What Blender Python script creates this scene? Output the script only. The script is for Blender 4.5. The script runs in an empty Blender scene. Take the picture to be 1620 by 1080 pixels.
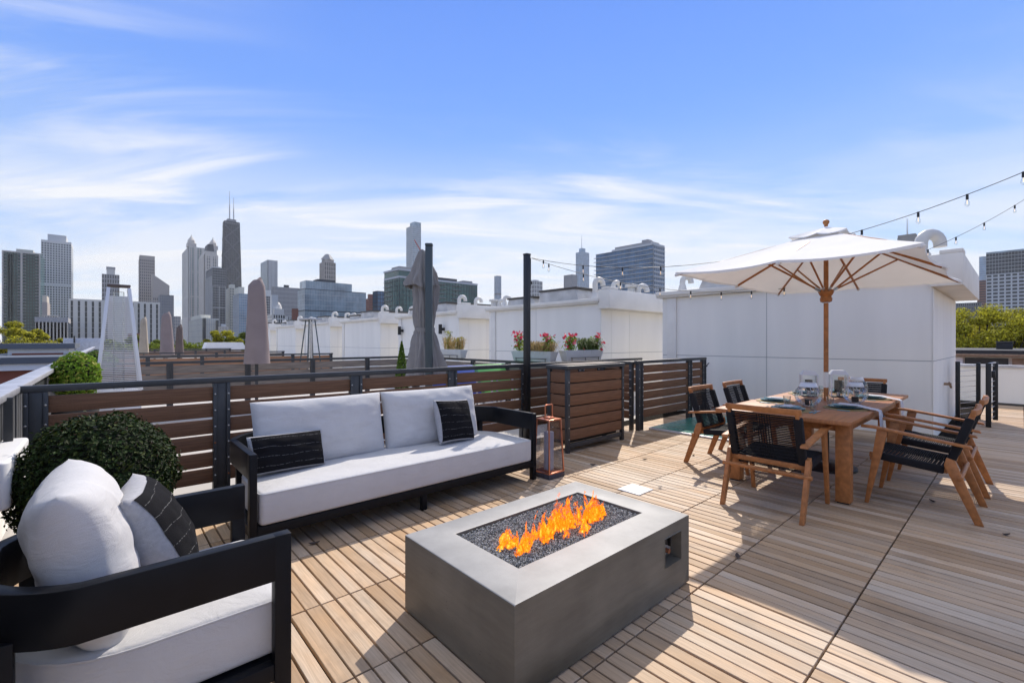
import bpy, bmesh, math, random
from mathutils import Vector, Matrix, noise
R = math.radians
random.seed(7)
S = bpy.context.scene
COL = S.collection

# ---------------------------------------------------------------- camera
CAMH = 1.42; YAW = R(41.8); FPX = 720.0
cam = bpy.data.cameras.new('camera'); camo = bpy.data.objects.new('camera', cam); COL.objects.link(camo)
cam.sensor_width = 36; cam.lens = 16.0; cam.clip_start = 0.05; cam.clip_end = 20000
camo.location = (0, 0, CAMH); camo.rotation_euler = (R(90), 0, -YAW)
S.camera = camo
# ---------------------------------------------------------------- world
SUN_EL = R(43.5); SUN_AZ = R(59.8)            # azimuth clockwise from +Y
w = bpy.data.worlds.new('World'); S.world = w; w.use_nodes = True
nt = w.node_tree; nt.nodes.clear()
def N(t, **k):
    n = nt.nodes.new(t)
    for a, b in k.items(): setattr(n, a, b)
    return n
out = N('ShaderNodeOutputWorld'); bg = N('ShaderNodeBackground'); bg.inputs[1].default_value = 0.15
sky = N('ShaderNodeTexSky', sky_type='NISHITA', sun_disc=False, sun_elevation=SUN_EL, sun_rotation=SUN_AZ,
        altitude=0, air_density=1.0, dust_density=0.0, ozone_density=3.0)
tc = N('ShaderNodeTexCoord'); sep = N('ShaderNodeSeparateXYZ'); nt.links.new(tc.outputs['Generated'], sep.inputs[0])
def mth(op, a, b=None, c=None):
    n = N('ShaderNodeMath', operation=op)
    for i, v in enumerate((a, b, c)):
        if v is None: continue
        if isinstance(v, (int, float)): n.inputs[i].default_value = v
        else: nt.links.new(v, n.inputs[i])
    return n.outputs[0]
zc = mth('MAXIMUM', sep.outputs[2], 0.0)
den = mth('ADD', zc, 0.12)
comb = N('ShaderNodeCombineXYZ')
nt.links.new(mth('DIVIDE', sep.outputs[0], den), comb.inputs[0]); nt.links.new(mth('DIVIDE', sep.outputs[1], den), comb.inputs[1])
def cloud(rot, scale, nscale, detail, lo, hi, dist, loc=(0, 0, 0), rough=.55):
    mp = N('ShaderNodeMapping', vector_type='TEXTURE'); mp.inputs['Rotation'].default_value = (0, 0, rot); mp.inputs['Scale'].default_value = scale; mp.inputs['Location'].default_value = loc
    nt.links.new(comb.outputs[0], mp.inputs[0])
    nz = N('ShaderNodeTexNoise'); nz.inputs['Scale'].default_value = nscale; nz.inputs['Detail'].default_value = detail
    nz.inputs['Roughness'].default_value = rough; nz.inputs['Distortion'].default_value = dist
    nt.links.new(mp.outputs[0], nz.inputs['Vector'])
    mr = N('ShaderNodeMapRange', interpolation_type='SMOOTHSTEP'); mr.inputs[1].default_value = lo; mr.inputs[2].default_value = hi
    nt.links.new(nz.outputs[0], mr.inputs[0]); return mr.outputs[0]
wisps = cloud(R(52), (1.0, 4.0, 1), 2.2, 8, .45, .72, .9, (3.1, 1.7, 0), .6)
cover = cloud(R(10), (1, 1, 1), .35, 2, .38, .60, .0, (0.9, 4.2, 0))
low = cloud(R(45), (1.0, 3.2, 1), 1.1, 7, .29, .58, .8, (2.0, 8.0, 0), .6)
hz = N('ShaderNodeMapRange', interpolation_type='SMOOTHSTEP'); hz.inputs[1].default_value = .42; hz.inputs[2].default_value = .10
nt.links.new(zc, hz.inputs[0])
c1 = mth('MULTIPLY', mth('MULTIPLY', wisps, cover), .75)
c2 = mth('MULTIPLY', mth('MULTIPLY', low, hz.outputs[0]), .8)
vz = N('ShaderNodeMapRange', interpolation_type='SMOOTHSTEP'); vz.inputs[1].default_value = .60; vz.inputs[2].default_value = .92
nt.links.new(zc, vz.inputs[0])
fill_veil = cloud(R(30), (1.0, 2.0, 1), .8, 5, .10, .60, .5, (5.0, 2.0, 0))  # thin white cloud overhead, out of view, added to brighten the shade
c3 = mth('MULTIPLY', mth('MULTIPLY', fill_veil, vz.outputs[0]), .95)
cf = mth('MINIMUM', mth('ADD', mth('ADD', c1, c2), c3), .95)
hs = N('ShaderNodeHueSaturation'); hs.inputs['Saturation'].default_value = 1.12; hs.inputs['Value'].default_value = 1.0; nt.links.new(sky.outputs[0], hs.inputs['Color'])
# clear-air gradient by elevation, blended with the physical sky
rp = N('ShaderNodeValToRGB'); nt.links.new(zc, rp.inputs[0]); es = rp.color_ramp.elements
KS = 1 / (1.46 * .15)
es[0].position = 0.0; es[0].color = (.78 * KS, .83 * KS, .93 * KS, 1); es[1].position = 1.0; es[1].color = (.11 * KS, .22 * KS, .58 * KS, 1)
for ps, cc_ in ((.10, (.60, .72, .95)), (.26, (.33, .53, .97)), (.45, (.175, .37, .99)), (.62, (.125, .29, .94)), (.8, (.12, .25, .72))):
    e_ = es.new(ps); e_.color = (*[c * KS for c in cc_], 1)
mg = N('ShaderNodeMix', data_type='RGBA'); mg.inputs[0].default_value = .82; nt.links.new(hs.outputs[0], mg.inputs[6]); nt.links.new(rp.outputs[0], mg.inputs[7])
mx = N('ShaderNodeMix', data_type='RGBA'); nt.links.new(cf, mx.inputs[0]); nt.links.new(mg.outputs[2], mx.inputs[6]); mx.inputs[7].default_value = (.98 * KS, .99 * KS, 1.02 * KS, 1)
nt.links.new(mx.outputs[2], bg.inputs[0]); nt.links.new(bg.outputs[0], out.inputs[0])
# ---------------------------------------------------------------- sun
sd = Vector((math.sin(SUN_AZ) * math.cos(SUN_EL), math.cos(SUN_AZ) * math.cos(SUN_EL), math.sin(SUN_EL)))
sl = bpy.data.lights.new('sun', 'SUN'); sl.energy = 3.4; sl.angle = R(.53); sl.color = (1, .91, .79)
so = bpy.data.objects.new('sun', sl); COL.objects.link(so); so.rotation_euler = sd.to_track_quat('Z', 'Y').to_euler(); so.location = sd * 30
# ---------------------------------------------------------------- exposure
S.view_settings.view_transform = 'Standard'; S.view_settings.look = 'None'; S.view_settings.gamma = 1; S.view_settings.use_curve_mapping = False
S.view_settings.exposure = 0.55
S.cycles.max_bounces = 6; S.cycles.diffuse_bounces = 3; S.cycles.glossy_bounces = 2; S.cycles.transmission_bounces = 4; S.cycles.transparent_max_bounces = 16; S.cycles.volume_bounces = 0

# ---------------------------------------------------------------- picture-plane measuring helpers (px in the 1620 x 1080 photograph)
FW = (math.sin(YAW), math.cos(YAW)); RT = (math.cos(YAW), -math.sin(YAW))
def ray(px):
    u = (px - 810) / FPX; return FW[0] + u * RT[0], FW[1] + u * RT[1]
def at(px, d): a, b = ray(px); return Vector((a * d, b * d, 0))
def onX(px, c): a, b = ray(px); return Vector((c, c / a * b, 0))
def onY(px, c): a, b = ray(px); return Vector((c / b * a, c, 0))
def zat(py, d): return CAMH + (540 - py) / FPX * d
def depth(p): return p[0] * FW[0] + p[1] * FW[1]
def pix(p):
    d = depth(p); return 810 + FPX * (p[0] * RT[0] + p[1] * RT[1]) / d, 540 - FPX * (p[2] - CAMH) / d
def gnd(px, py, z=0): t = (z - CAMH) / ((540 - py) / FPX); a, b = ray(px); return Vector((a * t, b * t, z))

# ---------------------------------------------------------------- materials
MATS = {}
def M(name, col, rough=.6, metal=0.0, var=0.0, vscale=4.0, vstretch=(1, 1, 1), bump=0.0, bscale=60.0, spec=.5, world=False, island=0.0, col2=None, alpha=None, transl=0.0, coat=0.0):
    m = bpy.data.materials.new(name); m.use_nodes = True; t = m.node_tree; b = t.nodes['Principled BSDF']
    b.inputs['Base Color'].default_value = (*col, 1); b.inputs['Roughness'].default_value = rough; b.inputs['Metallic'].default_value = metal
    b.inputs['Specular IOR Level'].default_value = spec; b.inputs['Coat Weight'].default_value = coat
    L = t.links.new
    if world: cs = t.nodes.new('ShaderNodeNewGeometry').outputs['Position']
    else: cs = t.nodes.new('ShaderNodeTexCoord').outputs['Object']
    colout = None
    if var:
        mp = t.nodes.new('ShaderNodeMapping'); mp.inputs['Scale'].default_value = vstretch; L(cs, mp.inputs[0])
        nz = t.nodes.new('ShaderNodeTexNoise'); nz.inputs['Scale'].default_value = vscale; nz.inputs['Detail'].default_value = 5; L(mp.outputs[0], nz.inputs['Vector'])
        r = t.nodes.new('ShaderNodeMapRange'); r.inputs[1].default_value = .3; r.inputs[2].default_value = .7; L(nz.outputs[0], r.inputs[0])
        x = t.nodes.new('ShaderNodeMix'); x.data_type = 'RGBA'; L(r.outputs[0], x.inputs[0])
        a = col2 if col2 else tuple(c * (1 - var) for c in col)
        x.inputs[6].default_value = (*a, 1); x.inputs[7].default_value = (*[min(1, c * (1 + var * .6)) for c in col], 1)
        colout = x.outputs[2]
    if island:
        g = t.nodes.new('ShaderNodeNewGeometry'); r = t.nodes.new('ShaderNodeMapRange'); r.inputs[3].default_value = 1 - island; r.inputs[4].default_value = 1 + island
        L(g.outputs['Random Per Island'], r.inputs[0])
        x = t.nodes.new('ShaderNodeMix'); x.data_type = 'RGBA'; x.blend_type = 'MULTIPLY'; x.inputs[0].default_value = 1
        if colout: L(colout, x.inputs[6])
        else: x.inputs[6].default_value = (*col, 1)
        L(r.outputs[0], x.inputs[7]); colout = x.outputs[2]
    if colout: L(colout, b.inputs['Base Color'])
    if bump:
        nz = t.nodes.new('ShaderNodeTexNoise'); nz.inputs['Scale'].default_value = bscale; nz.inputs['Detail'].default_value = 4; L(cs, nz.inputs['Vector'])
        bp = t.nodes.new('ShaderNodeBump'); bp.inputs['Strength'].default_value = bump; bp.inputs['Distance'].default_value = .01; L(nz.outputs[0], bp.inputs['Height']); L(bp.outputs[0], b.inputs['Normal'])
    if transl:
        tr = t.nodes.new('ShaderNodeBsdfTranslucent'); ms = t.nodes.new('ShaderNodeMixShader'); ms.inputs[0].default_value = transl
        if colout: L(colout, tr.inputs[0])
        else: tr.inputs[0].default_value = (*col, 1)
        L(b.outputs[0], ms.inputs[1]); L(tr.outputs[0], ms.inputs[2]); L(ms.outputs[0], t.nodes['Material Output'].inputs[0])
    MATS[name] = m; return m

# deck wood: tone by slat, grain along the slat, weathered grey patches
SLX0 = .708; PITCH = .08; ROWY0 = .602; ROW = .64
def deck_mat():
    m = bpy.data.materials.new('deck_wood'); m.use_nodes = True; t = m.node_tree; b = t.nodes['Principled BSDF']; L = t.links.new
    def nd(x, **k):
        n = t.nodes.new(x)
        for a, v in k.items(): setattr(n, a, v)
        return n
    def mt(op, a, bb):
        n = nd('ShaderNodeMath', operation=op)
        for i, v in enumerate((a, bb)):
            if isinstance(v, (int, float)): n.inputs[i].default_value = v
            elif v is not None: L(v, n.inputs[i])
        return n.outputs[0]
    g = nd('ShaderNodeNewGeometry'); s = nd('ShaderNodeSeparateXYZ'); L(g.outputs['Position'], s.inputs[0])
    ix = mt('FLOOR', mt('DIVIDE', mt('SUBTRACT', s.outputs[0], SLX0), PITCH), None)
    iy = mt('FLOOR', mt('DIVIDE', mt('SUBTRACT', s.outputs[1], ROWY0), ROW), None)
    cb = nd('ShaderNodeCombineXYZ'); L(ix, cb.inputs[0]); L(iy, cb.inputs[1])
    wn = nd('ShaderNodeTexWhiteNoise', noise_dimensions='3D'); L(cb.outputs[0], wn.inputs['Vector'])
    off = nd('ShaderNodeVectorMath', operation='SCALE'); L(wn.outputs['Color'], off.inputs[0]); off.inputs['Scale'].default_value = 30
    ad = nd('ShaderNodeVectorMath', operation='ADD'); L(g.outputs['Position'], ad.inputs[0]); L(off.outputs[0], ad.inputs[1])
    mp = nd('ShaderNodeMapping'); mp.inputs['Scale'].default_value = (70, 3.0, 10); L(ad.outputs[0], mp.inputs[0])
    gr = nd('ShaderNodeTexNoise'); gr.inputs['Scale'].default_value = 1.6; gr.inputs['Detail'].default_value = 6; gr.inputs['Distortion'].default_value = .6; L(mp.outputs[0], gr.inputs['Vector'])
    mp2 = nd('ShaderNodeMapping'); mp2.inputs['Scale'].default_value = (7, 2.0, 3); L(ad.outputs[0], mp2.inputs[0])
    pt = nd('ShaderNodeTexNoise'); pt.inputs['Scale'].default_value = 1.0; pt.inputs['Detail'].default_value = 4; L(mp2.outputs[0], pt.inputs['Vector'])
    big = nd('ShaderNodeTexNoise'); big.inputs['Scale'].default_value = .55; big.inputs['Detail'].default_value = 2; L(g.outputs['Position'], big.inputs['Vector'])
    # weather = patch + big + slat random
    wsum = mt('ADD', mt('ADD', mt('MULTIPLY', pt.outputs[0], .9), mt('MULTIPLY', big.outputs[0], .9)), mt('MULTIPLY', wn.outputs['Value'], .35))
    r = nd('ShaderNodeMapRange'); r.inputs[1].default_value = .8; r.inputs[2].default_value = 1.35; L(wsum, r.inputs[0])
    x = nd('ShaderNodeMix', data_type='RGBA'); L(r.outputs[0], x.inputs[0]); x.inputs[6].default_value = (.56, .36, .20, 1); x.inputs[7].default_value = (.50, .40, .30, 1)
    v = nd('ShaderNodeMapRange'); v.inputs[3].default_value = .70; v.inputs[4].default_value = 1.17; L(wn.outputs['Value'], v.inputs[0])
    gv = nd('ShaderNodeMapRange'); gv.inputs[1].default_value = .3; gv.inputs[2].default_value = .7; gv.inputs[3].default_value = .82; gv.inputs[4].default_value = 1.1; L(gr.outputs[0], gv.inputs[0])
    mul = mt('MULTIPLY', v.outputs[0], gv.outputs[0])
    y = nd('ShaderNodeMix', data_type='RGBA', blend_type='MULTIPLY'); y.inputs[0].default_value = 1; L(x.outputs[2], y.inputs[6]); L(mul, y.inputs[7])
    # water stains and walked-in dirt: soft darker blotches
    sn = nd('ShaderNodeTexNoise'); sn.inputs['Scale'].default_value = 1.7; sn.inputs['Detail'].default_value = 6; sn.inputs['Roughness'].default_value = .65; L(g.outputs['Position'], sn.inputs['Vector'])
    sr = nd('ShaderNodeMapRange'); sr.inputs[1].default_value = .54; sr.inputs[2].default_value = .72; sr.inputs[3].default_value = 1.0; sr.inputs[4].default_value = .74; L(sn.outputs[0], sr.inputs[0])
    y2 = nd('ShaderNodeMix', data_type='RGBA', blend_type='MULTIPLY'); y2.inputs[0].default_value = 1; L(y.outputs[2], y2.inputs[6]); L(sr.outputs[0], y2.inputs[7]); y = y2
    L(y.outputs[2], b.inputs['Base Color']); b.inputs['Roughness'].default_value = .62; b.inputs['Specular IOR Level'].default_value = .35
    bp = nd('ShaderNodeBump'); bp.inputs['Strength'].default_value = .35; bp.inputs['Distance'].default_value = .004; L(gr.outputs[0], bp.inputs['Height']); L(bp.outputs[0], b.inputs['Normal'])
    MATS['deck_wood'] = m; return m
deck_mat()
M('deck_void', (.012, .009, .007), .95, spec=.05)
M('fence_board', (.195, .095, .048), .75, var=.35, vscale=2.0, vstretch=(2, 60, 60), bump=.25, bscale=90)
M('old_board', (.24, .20, .165), .75, var=.45, vscale=2.0, vstretch=(1.5, 30, 40), bump=.3, bscale=60)
M('cedar_board', (.33, .17, .09), .7, var=.4, vscale=2.0, vstretch=(1.5, 30, 40))
M('steel', (.045, .047, .050), .45, .0, var=.22, vscale=9, bump=.08, bscale=40, spec=.5)
M('galv', (.20, .21, .22), .38, .6, var=.25, vscale=12)
M('bolt', (.55, .53, .50), .4, .7)
M('rust', (.28, .10, .04), .8, 0, var=.3, vscale=50)
M('alu', (.50, .50, .52), .42, .5, var=.2, vscale=6)
M('sofa_frame', (.007, .008, .011), .42, var=.2, vscale=8, bump=.03, bscale=300, spec=.16)
M('white_fabric', (.56, .555, .56), .9, var=.05, vscale=6, bump=.35, bscale=700, spec=.2)
M('grey_fabric', (.42, .42, .44), .95, var=.12, vscale=60, bump=.4, bscale=500, spec=.2)
def creases(name, sc, st):
    t = MATS[name].node_tree; b = t.nodes['Principled BSDF']; L = t.links.new; prev = b.inputs['Normal'].links[0].from_socket
    tcn = t.nodes.new('ShaderNodeTexCoord'); mp = t.nodes.new('ShaderNodeMapping'); mp.inputs['Scale'].default_value = (1, 1, 1.8); L(tcn.outputs['Object'], mp.inputs[0])
    nz = t.nodes.new('ShaderNodeTexNoise'); nz.inputs['Scale'].default_value = sc; nz.inputs['Detail'].default_value = 3; nz.inputs['Distortion'].default_value = 1.5; L(mp.outputs[0], nz.inputs['Vector'])
    bp = t.nodes.new('ShaderNodeBump'); bp.inputs['Strength'].default_value = st; bp.inputs['Distance'].default_value = .02; L(nz.outputs[0], bp.inputs['Height']); L(prev, bp.inputs['Normal']); L(bp.outputs[0], b.inputs['Normal'])
creases('white_fabric', 7, .30); creases('grey_fabric', 9, .25)
def stripe_fabric():
    m = M('black_fabric', (.008, .008, .009), .9, bump=.3, bscale=300, spec=.08); t = m.node_tree; b = t.nodes['Principled BSDF']; L = t.links.new
    tcn = t.nodes.new('ShaderNodeTexCoord'); s = t.nodes.new('ShaderNodeSeparateXYZ'); L(tcn.outputs['Object'], s.inputs[0])
    nz = t.nodes.new('ShaderNodeTexNoise'); nz.inputs['Scale'].default_value = 5; L(tcn.outputs['Object'], nz.inputs['Vector'])
    a = t.nodes.new('ShaderNodeMath'); a.operation = 'MULTIPLY_ADD'; L(nz.outputs[0], a.inputs[0]); a.inputs[1].default_value = .05; L(s.outputs[2], a.inputs[2])
    f = t.nodes.new('ShaderNodeMath'); f.operation = 'PINGPONG'; L(a.outputs[0], f.inputs[0]); f.inputs[1].default_value = .033
    lt = t.nodes.new('ShaderNodeMath'); lt.operation = 'LESS_THAN'; L(f.outputs[0], lt.inputs[0]); lt.inputs[1].default_value = .0011
    n2 = t.nodes.new('ShaderNodeTexNoise'); n2.inputs['Scale'].default_value = 90; L(tcn.outputs['Object'], n2.inputs['Vector'])
    g = t.nodes.new('ShaderNodeMath'); g.operation = 'GREATER_THAN'; L(n2.outputs[0], g.inputs[0]); g.inputs[1].default_value = .47
    mu = t.nodes.new('ShaderNodeMath'); mu.operation = 'MULTIPLY'; L(lt.outputs[0], mu.inputs[0]); L(g.outputs[0], mu.inputs[1])
    x = t.nodes.new('ShaderNodeMix'); x.data_type = 'RGBA'; L(mu.outputs[0], x.inputs[0]); x.inputs[6].default_value = (.011, .011, .013, 1); x.inputs[7].default_value = (.16, .16, .16, 1)
    L(x.outputs[2], b.inputs['Base Color'])
stripe_fabric()
M('teak', (.41, .16, .050), .5, var=.28, vscale=3, vstretch=(8, 8, 8), bump=.08, bscale=80, spec=.4)
M('teak_top', (.40, .155, .055), .45, var=.25, vscale=2.2, vstretch=(1.2, 22, 5), bump=.06, bscale=60, spec=.5)
M('rope', (.010, .010, .013), .75, bump=.5, bscale=400, spec=.3)
M('canopy', (.86, .85, .83), .9, var=.03, vscale=3, bump=.15, bscale=500, spec=.2, transl=.16)
M('white_wall', (.86, .835, .775), .7, var=.045, vscale=1.0, vstretch=(3, 3, .35), bump=.06, bscale=120, spec=.3)
M('joint_grey', (.42, .42, .42), .9)
M('white_trim', (.78, .75, .69), .6, var=.08, vscale=2.5)
M('roof_white', (.58, .57, .55), .8, var=.22, vscale=3)
M('pvc', (.62, .61, .58), .5, var=.10, vscale=6)
M('dark_cap', (.07, .065, .06), .5)
def concrete():
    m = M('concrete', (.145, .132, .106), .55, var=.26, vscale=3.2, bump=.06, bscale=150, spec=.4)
def wear(name, spots, tint):
    t = MATS[name].node_tree; b = t.nodes['Principled BSDF']; L = t.links.new; src = b.inputs['Base Color'].links[0].from_socket
    tcn = t.nodes.new('ShaderNodeTexCoord'); vo = t.nodes.new('ShaderNodeTexVoronoi'); vo.inputs['Scale'].default_value = spots; L(tcn.outputs['Object'], vo.inputs['Vector'])
    nz = t.nodes.new('ShaderNodeTexNoise'); nz.inputs['Scale'].default_value = 7; L(tcn.outputs['Object'], nz.inputs['Vector'])
    sz = t.nodes.new('ShaderNodeMapRange'); sz.inputs[1].default_value = .52; sz.inputs[2].default_value = .75; sz.inputs[3].default_value = 0; sz.inputs[4].default_value = .16; L(nz.outputs[0], sz.inputs[0])
    lt = t.nodes.new('ShaderNodeMath'); lt.operation = 'LESS_THAN'; L(vo.outputs['Distance'], lt.inputs[0]); L(sz.outputs[0], lt.inputs[1])
    mp = t.nodes.new('ShaderNodeMapping'); mp.inputs['Scale'].default_value = (1.2, 1.2, 9); L(tcn.outputs['Object'], mp.inputs[0])
    n2 = t.nodes.new('ShaderNodeTexNoise'); n2.inputs['Scale'].default_value = 2.2; n2.inputs['Detail'].default_value = 7; n2.inputs['Roughness'].default_value = .7; L(mp.outputs[0], n2.inputs['Vector'])
    r2 = t.nodes.new('ShaderNodeMapRange'); r2.inputs[1].default_value = .35; r2.inputs[2].default_value = .68; r2.inputs[3].default_value = .86; r2.inputs[4].default_value = 1.1; L(n2.outputs[0], r2.inputs[0])
    x = t.nodes.new('ShaderNodeMix'); x.data_type = 'RGBA'; x.blend_type = 'MULTIPLY'; x.inputs[0].default_value = 1; L(src, x.inputs[6]); L(r2.outputs[0], x.inputs[7])
    y = t.nodes.new('ShaderNodeMix'); y.data_type = 'RGBA'; L(lt.outputs[0], y.inputs[0]); L(x.outputs[2], y.inputs[6]); y.inputs[7].default_value = (*tint, 1); L(y.outputs[2], b.inputs['Base Color'])
concrete()
M('concrete_lit_top', (.325, .315, .295), .5, var=.15, vscale=5, bump=.05, bscale=150, spec=.45)  # same concrete as the sides; lit top and shaded sides put into the colour
wear('concrete', 55, (.05, .045, .04)); wear('concrete_lit_top', 60, (.16, .155, .15))
M('gravel', (.30, .295, .285), .9, island=.8, spec=.1)
M('black_metal', (.012, .012, .013), .4)
M('copper', (.62, .25, .15), .3, .85, var=.12, vscale=20)
M('candle', (.42, .42, .47), .6, var=.1, vscale=12)
M('black_candle', (.02, .02, .022), .5)
M('dark_stone', (.055, .052, .07), .7, var=.4, vscale=60)
M('box_leaf', (.018, .034, .008), .6, island=.85, spec=.16, transl=.15)
M('box_tip', (.050, .066, .012), .6, island=.6, spec=.2, transl=.2)
M('bright_leaf', (.19, .31, .03), .6, island=.4, transl=.45, spec=.2)
M('cypress_leaf', (.10, .17, .025), .6, island=.5, transl=.35, spec=.2)
M('tree_leaf', (.40, .38, .035), .6, island=.75, transl=.5, spec=.2)
M('tree_leaf_green', (.17, .21, .03), .6, island=.6, transl=.5, spec=.2)
M('dry_grass', (.42, .30, .11), .7, island=.5, transl=.3)
M('green_grass', (.10, .15, .03), .6, island=.5, transl=.3)
M('yellow_leaf', (.36, .36, .05), .6, island=.4, transl=.3)
M('petal', (.72, .035, .09), .5, island=.4, transl=.25)
M('pink_petal', (.80, .22, .27), .5, island=.3, transl=.25)
M('bark', (.045, .034, .026), .85, var=.3, vscale=8)
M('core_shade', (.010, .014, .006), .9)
M('planter_grey', (.55, .57, .57), .55, var=.06, vscale=5)
M('planter_white', (.78, .78, .78), .5, var=.04, vscale=5)
M('pot_dark', (.03, .03, .03), .6)
M('taupe_cover', (.27, .215, .205), .85, var=.12, vscale=2.5, bump=.3, bscale=20)
M('cream_cover', (.42, .36, .28), .85, var=.15, vscale=3, bump=.3, bscale=20)
M('brown_cover', (.14, .11, .10), .85, var=.2, vscale=3, bump=.3, bscale=20)
M('grey_canvas', (.27, .255, .245), .85, var=.10, vscale=4, bump=.3, bscale=25)
M('slate_metal', (.055, .075, .082), .42)
M('white_metal', (.72, .72, .74), .35, .1)
M('chrome', (.55, .55, .56), .25, .9)
M('teal_glass', (.07, .24, .20), .25, var=.15, vscale=3, spec=.6)
M('mint', (.30, .66, .52), .5)
M('blue_mat', (.04, .10, .42), .6)
M('green_mat', (.20, .60, .16), .6)
M('plate_blue', (.10, .25, .29), .22, var=.6, vscale=14, spec=.6)
M('placemat', (.30, .22, .09), .7, bump=.6, bscale=180)
M('white_china', (.75, .75, .75), .25)
M('napkin', (.62, .61, .63), .9, bump=.3, bscale=400)
M('teal_handle', (.05, .28, .36), .35)
M('brick_red', (.27, .085, .05), .85, var=.25, vscale=40, vstretch=(1, 1, 4))
M('brick_tan', (.33, .22, .14), .85, var=.3, vscale=10)
M('slate_trim', (.10, .115, .14), .6)
M('cream', (.66, .63, .55), .7, var=.05, vscale=2)
M('asphalt', (.05, .05, .052), .9, var=.2, vscale=.05, world=True)
M('city_green', (.045, .07, .02), .9, var=.5, vscale=.05, world=True)
M('roof_tar', (.03, .03, .032), .7, var=.2, vscale=2)
M('neigh_roof', (.50, .47, .43), .8, var=.15, vscale=.7)
M('leafdead', (.07, .05, .04), .8)
M('wire', (.02, .02, .02), .5)
M('red_crane', (.50, .05, .03), .6)
M('yellow', (.75, .50, .02), .5)
def glassy(name, tint=(1, 1, 1), a=.12, rough=.02):
    m = bpy.data.materials.new(name); m.use_nodes = True; t = m.node_tree; t.nodes.clear(); L = t.links.new
    o = t.nodes.new('ShaderNodeOutputMaterial'); ms = t.nodes.new('ShaderNodeMixShader'); tr = t.nodes.new('ShaderNodeBsdfTransparent'); gl = t.nodes.new('ShaderNodeBsdfGlossy')
    tr.inputs[0].default_value = (*tint, 1); gl.inputs['Roughness'].default_value = rough
    lw = t.nodes.new('ShaderNodeLayerWeight'); lw.inputs['Blend'].default_value = .25
    ad = t.nodes.new('ShaderNodeMath'); ad.operation = 'MULTIPLY_ADD'; L(lw.outputs['Fresnel'], ad.inputs[0]); ad.inputs[1].default_value = .6; ad.inputs[2].default_value = a * .3
    L(ad.outputs[0], ms.inputs[0]); L(tr.outputs[0], ms.inputs[1]); L(gl.outputs[0], ms.inputs[2]); L(ms.outputs[0], o.inputs[0]); MATS[name] = m
glassy('clear_glass', (.93, .95, .95)); glassy('smoke_glass', (.80, .80, .84))
def emis(name, col, s):
    m = bpy.data.materials.new(name); m.use_nodes = True; t = m.node_tree; b = t.nodes['Principled BSDF']; b.inputs['Base Color'].default_value = (*col, 1)
    b.inputs['Emission Color'].default_value = (*col, 1); b.inputs['Emission Strength'].default_value = s; MATS[name] = m
emis('filament', (1.0, .62, .30), 1.2)

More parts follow.
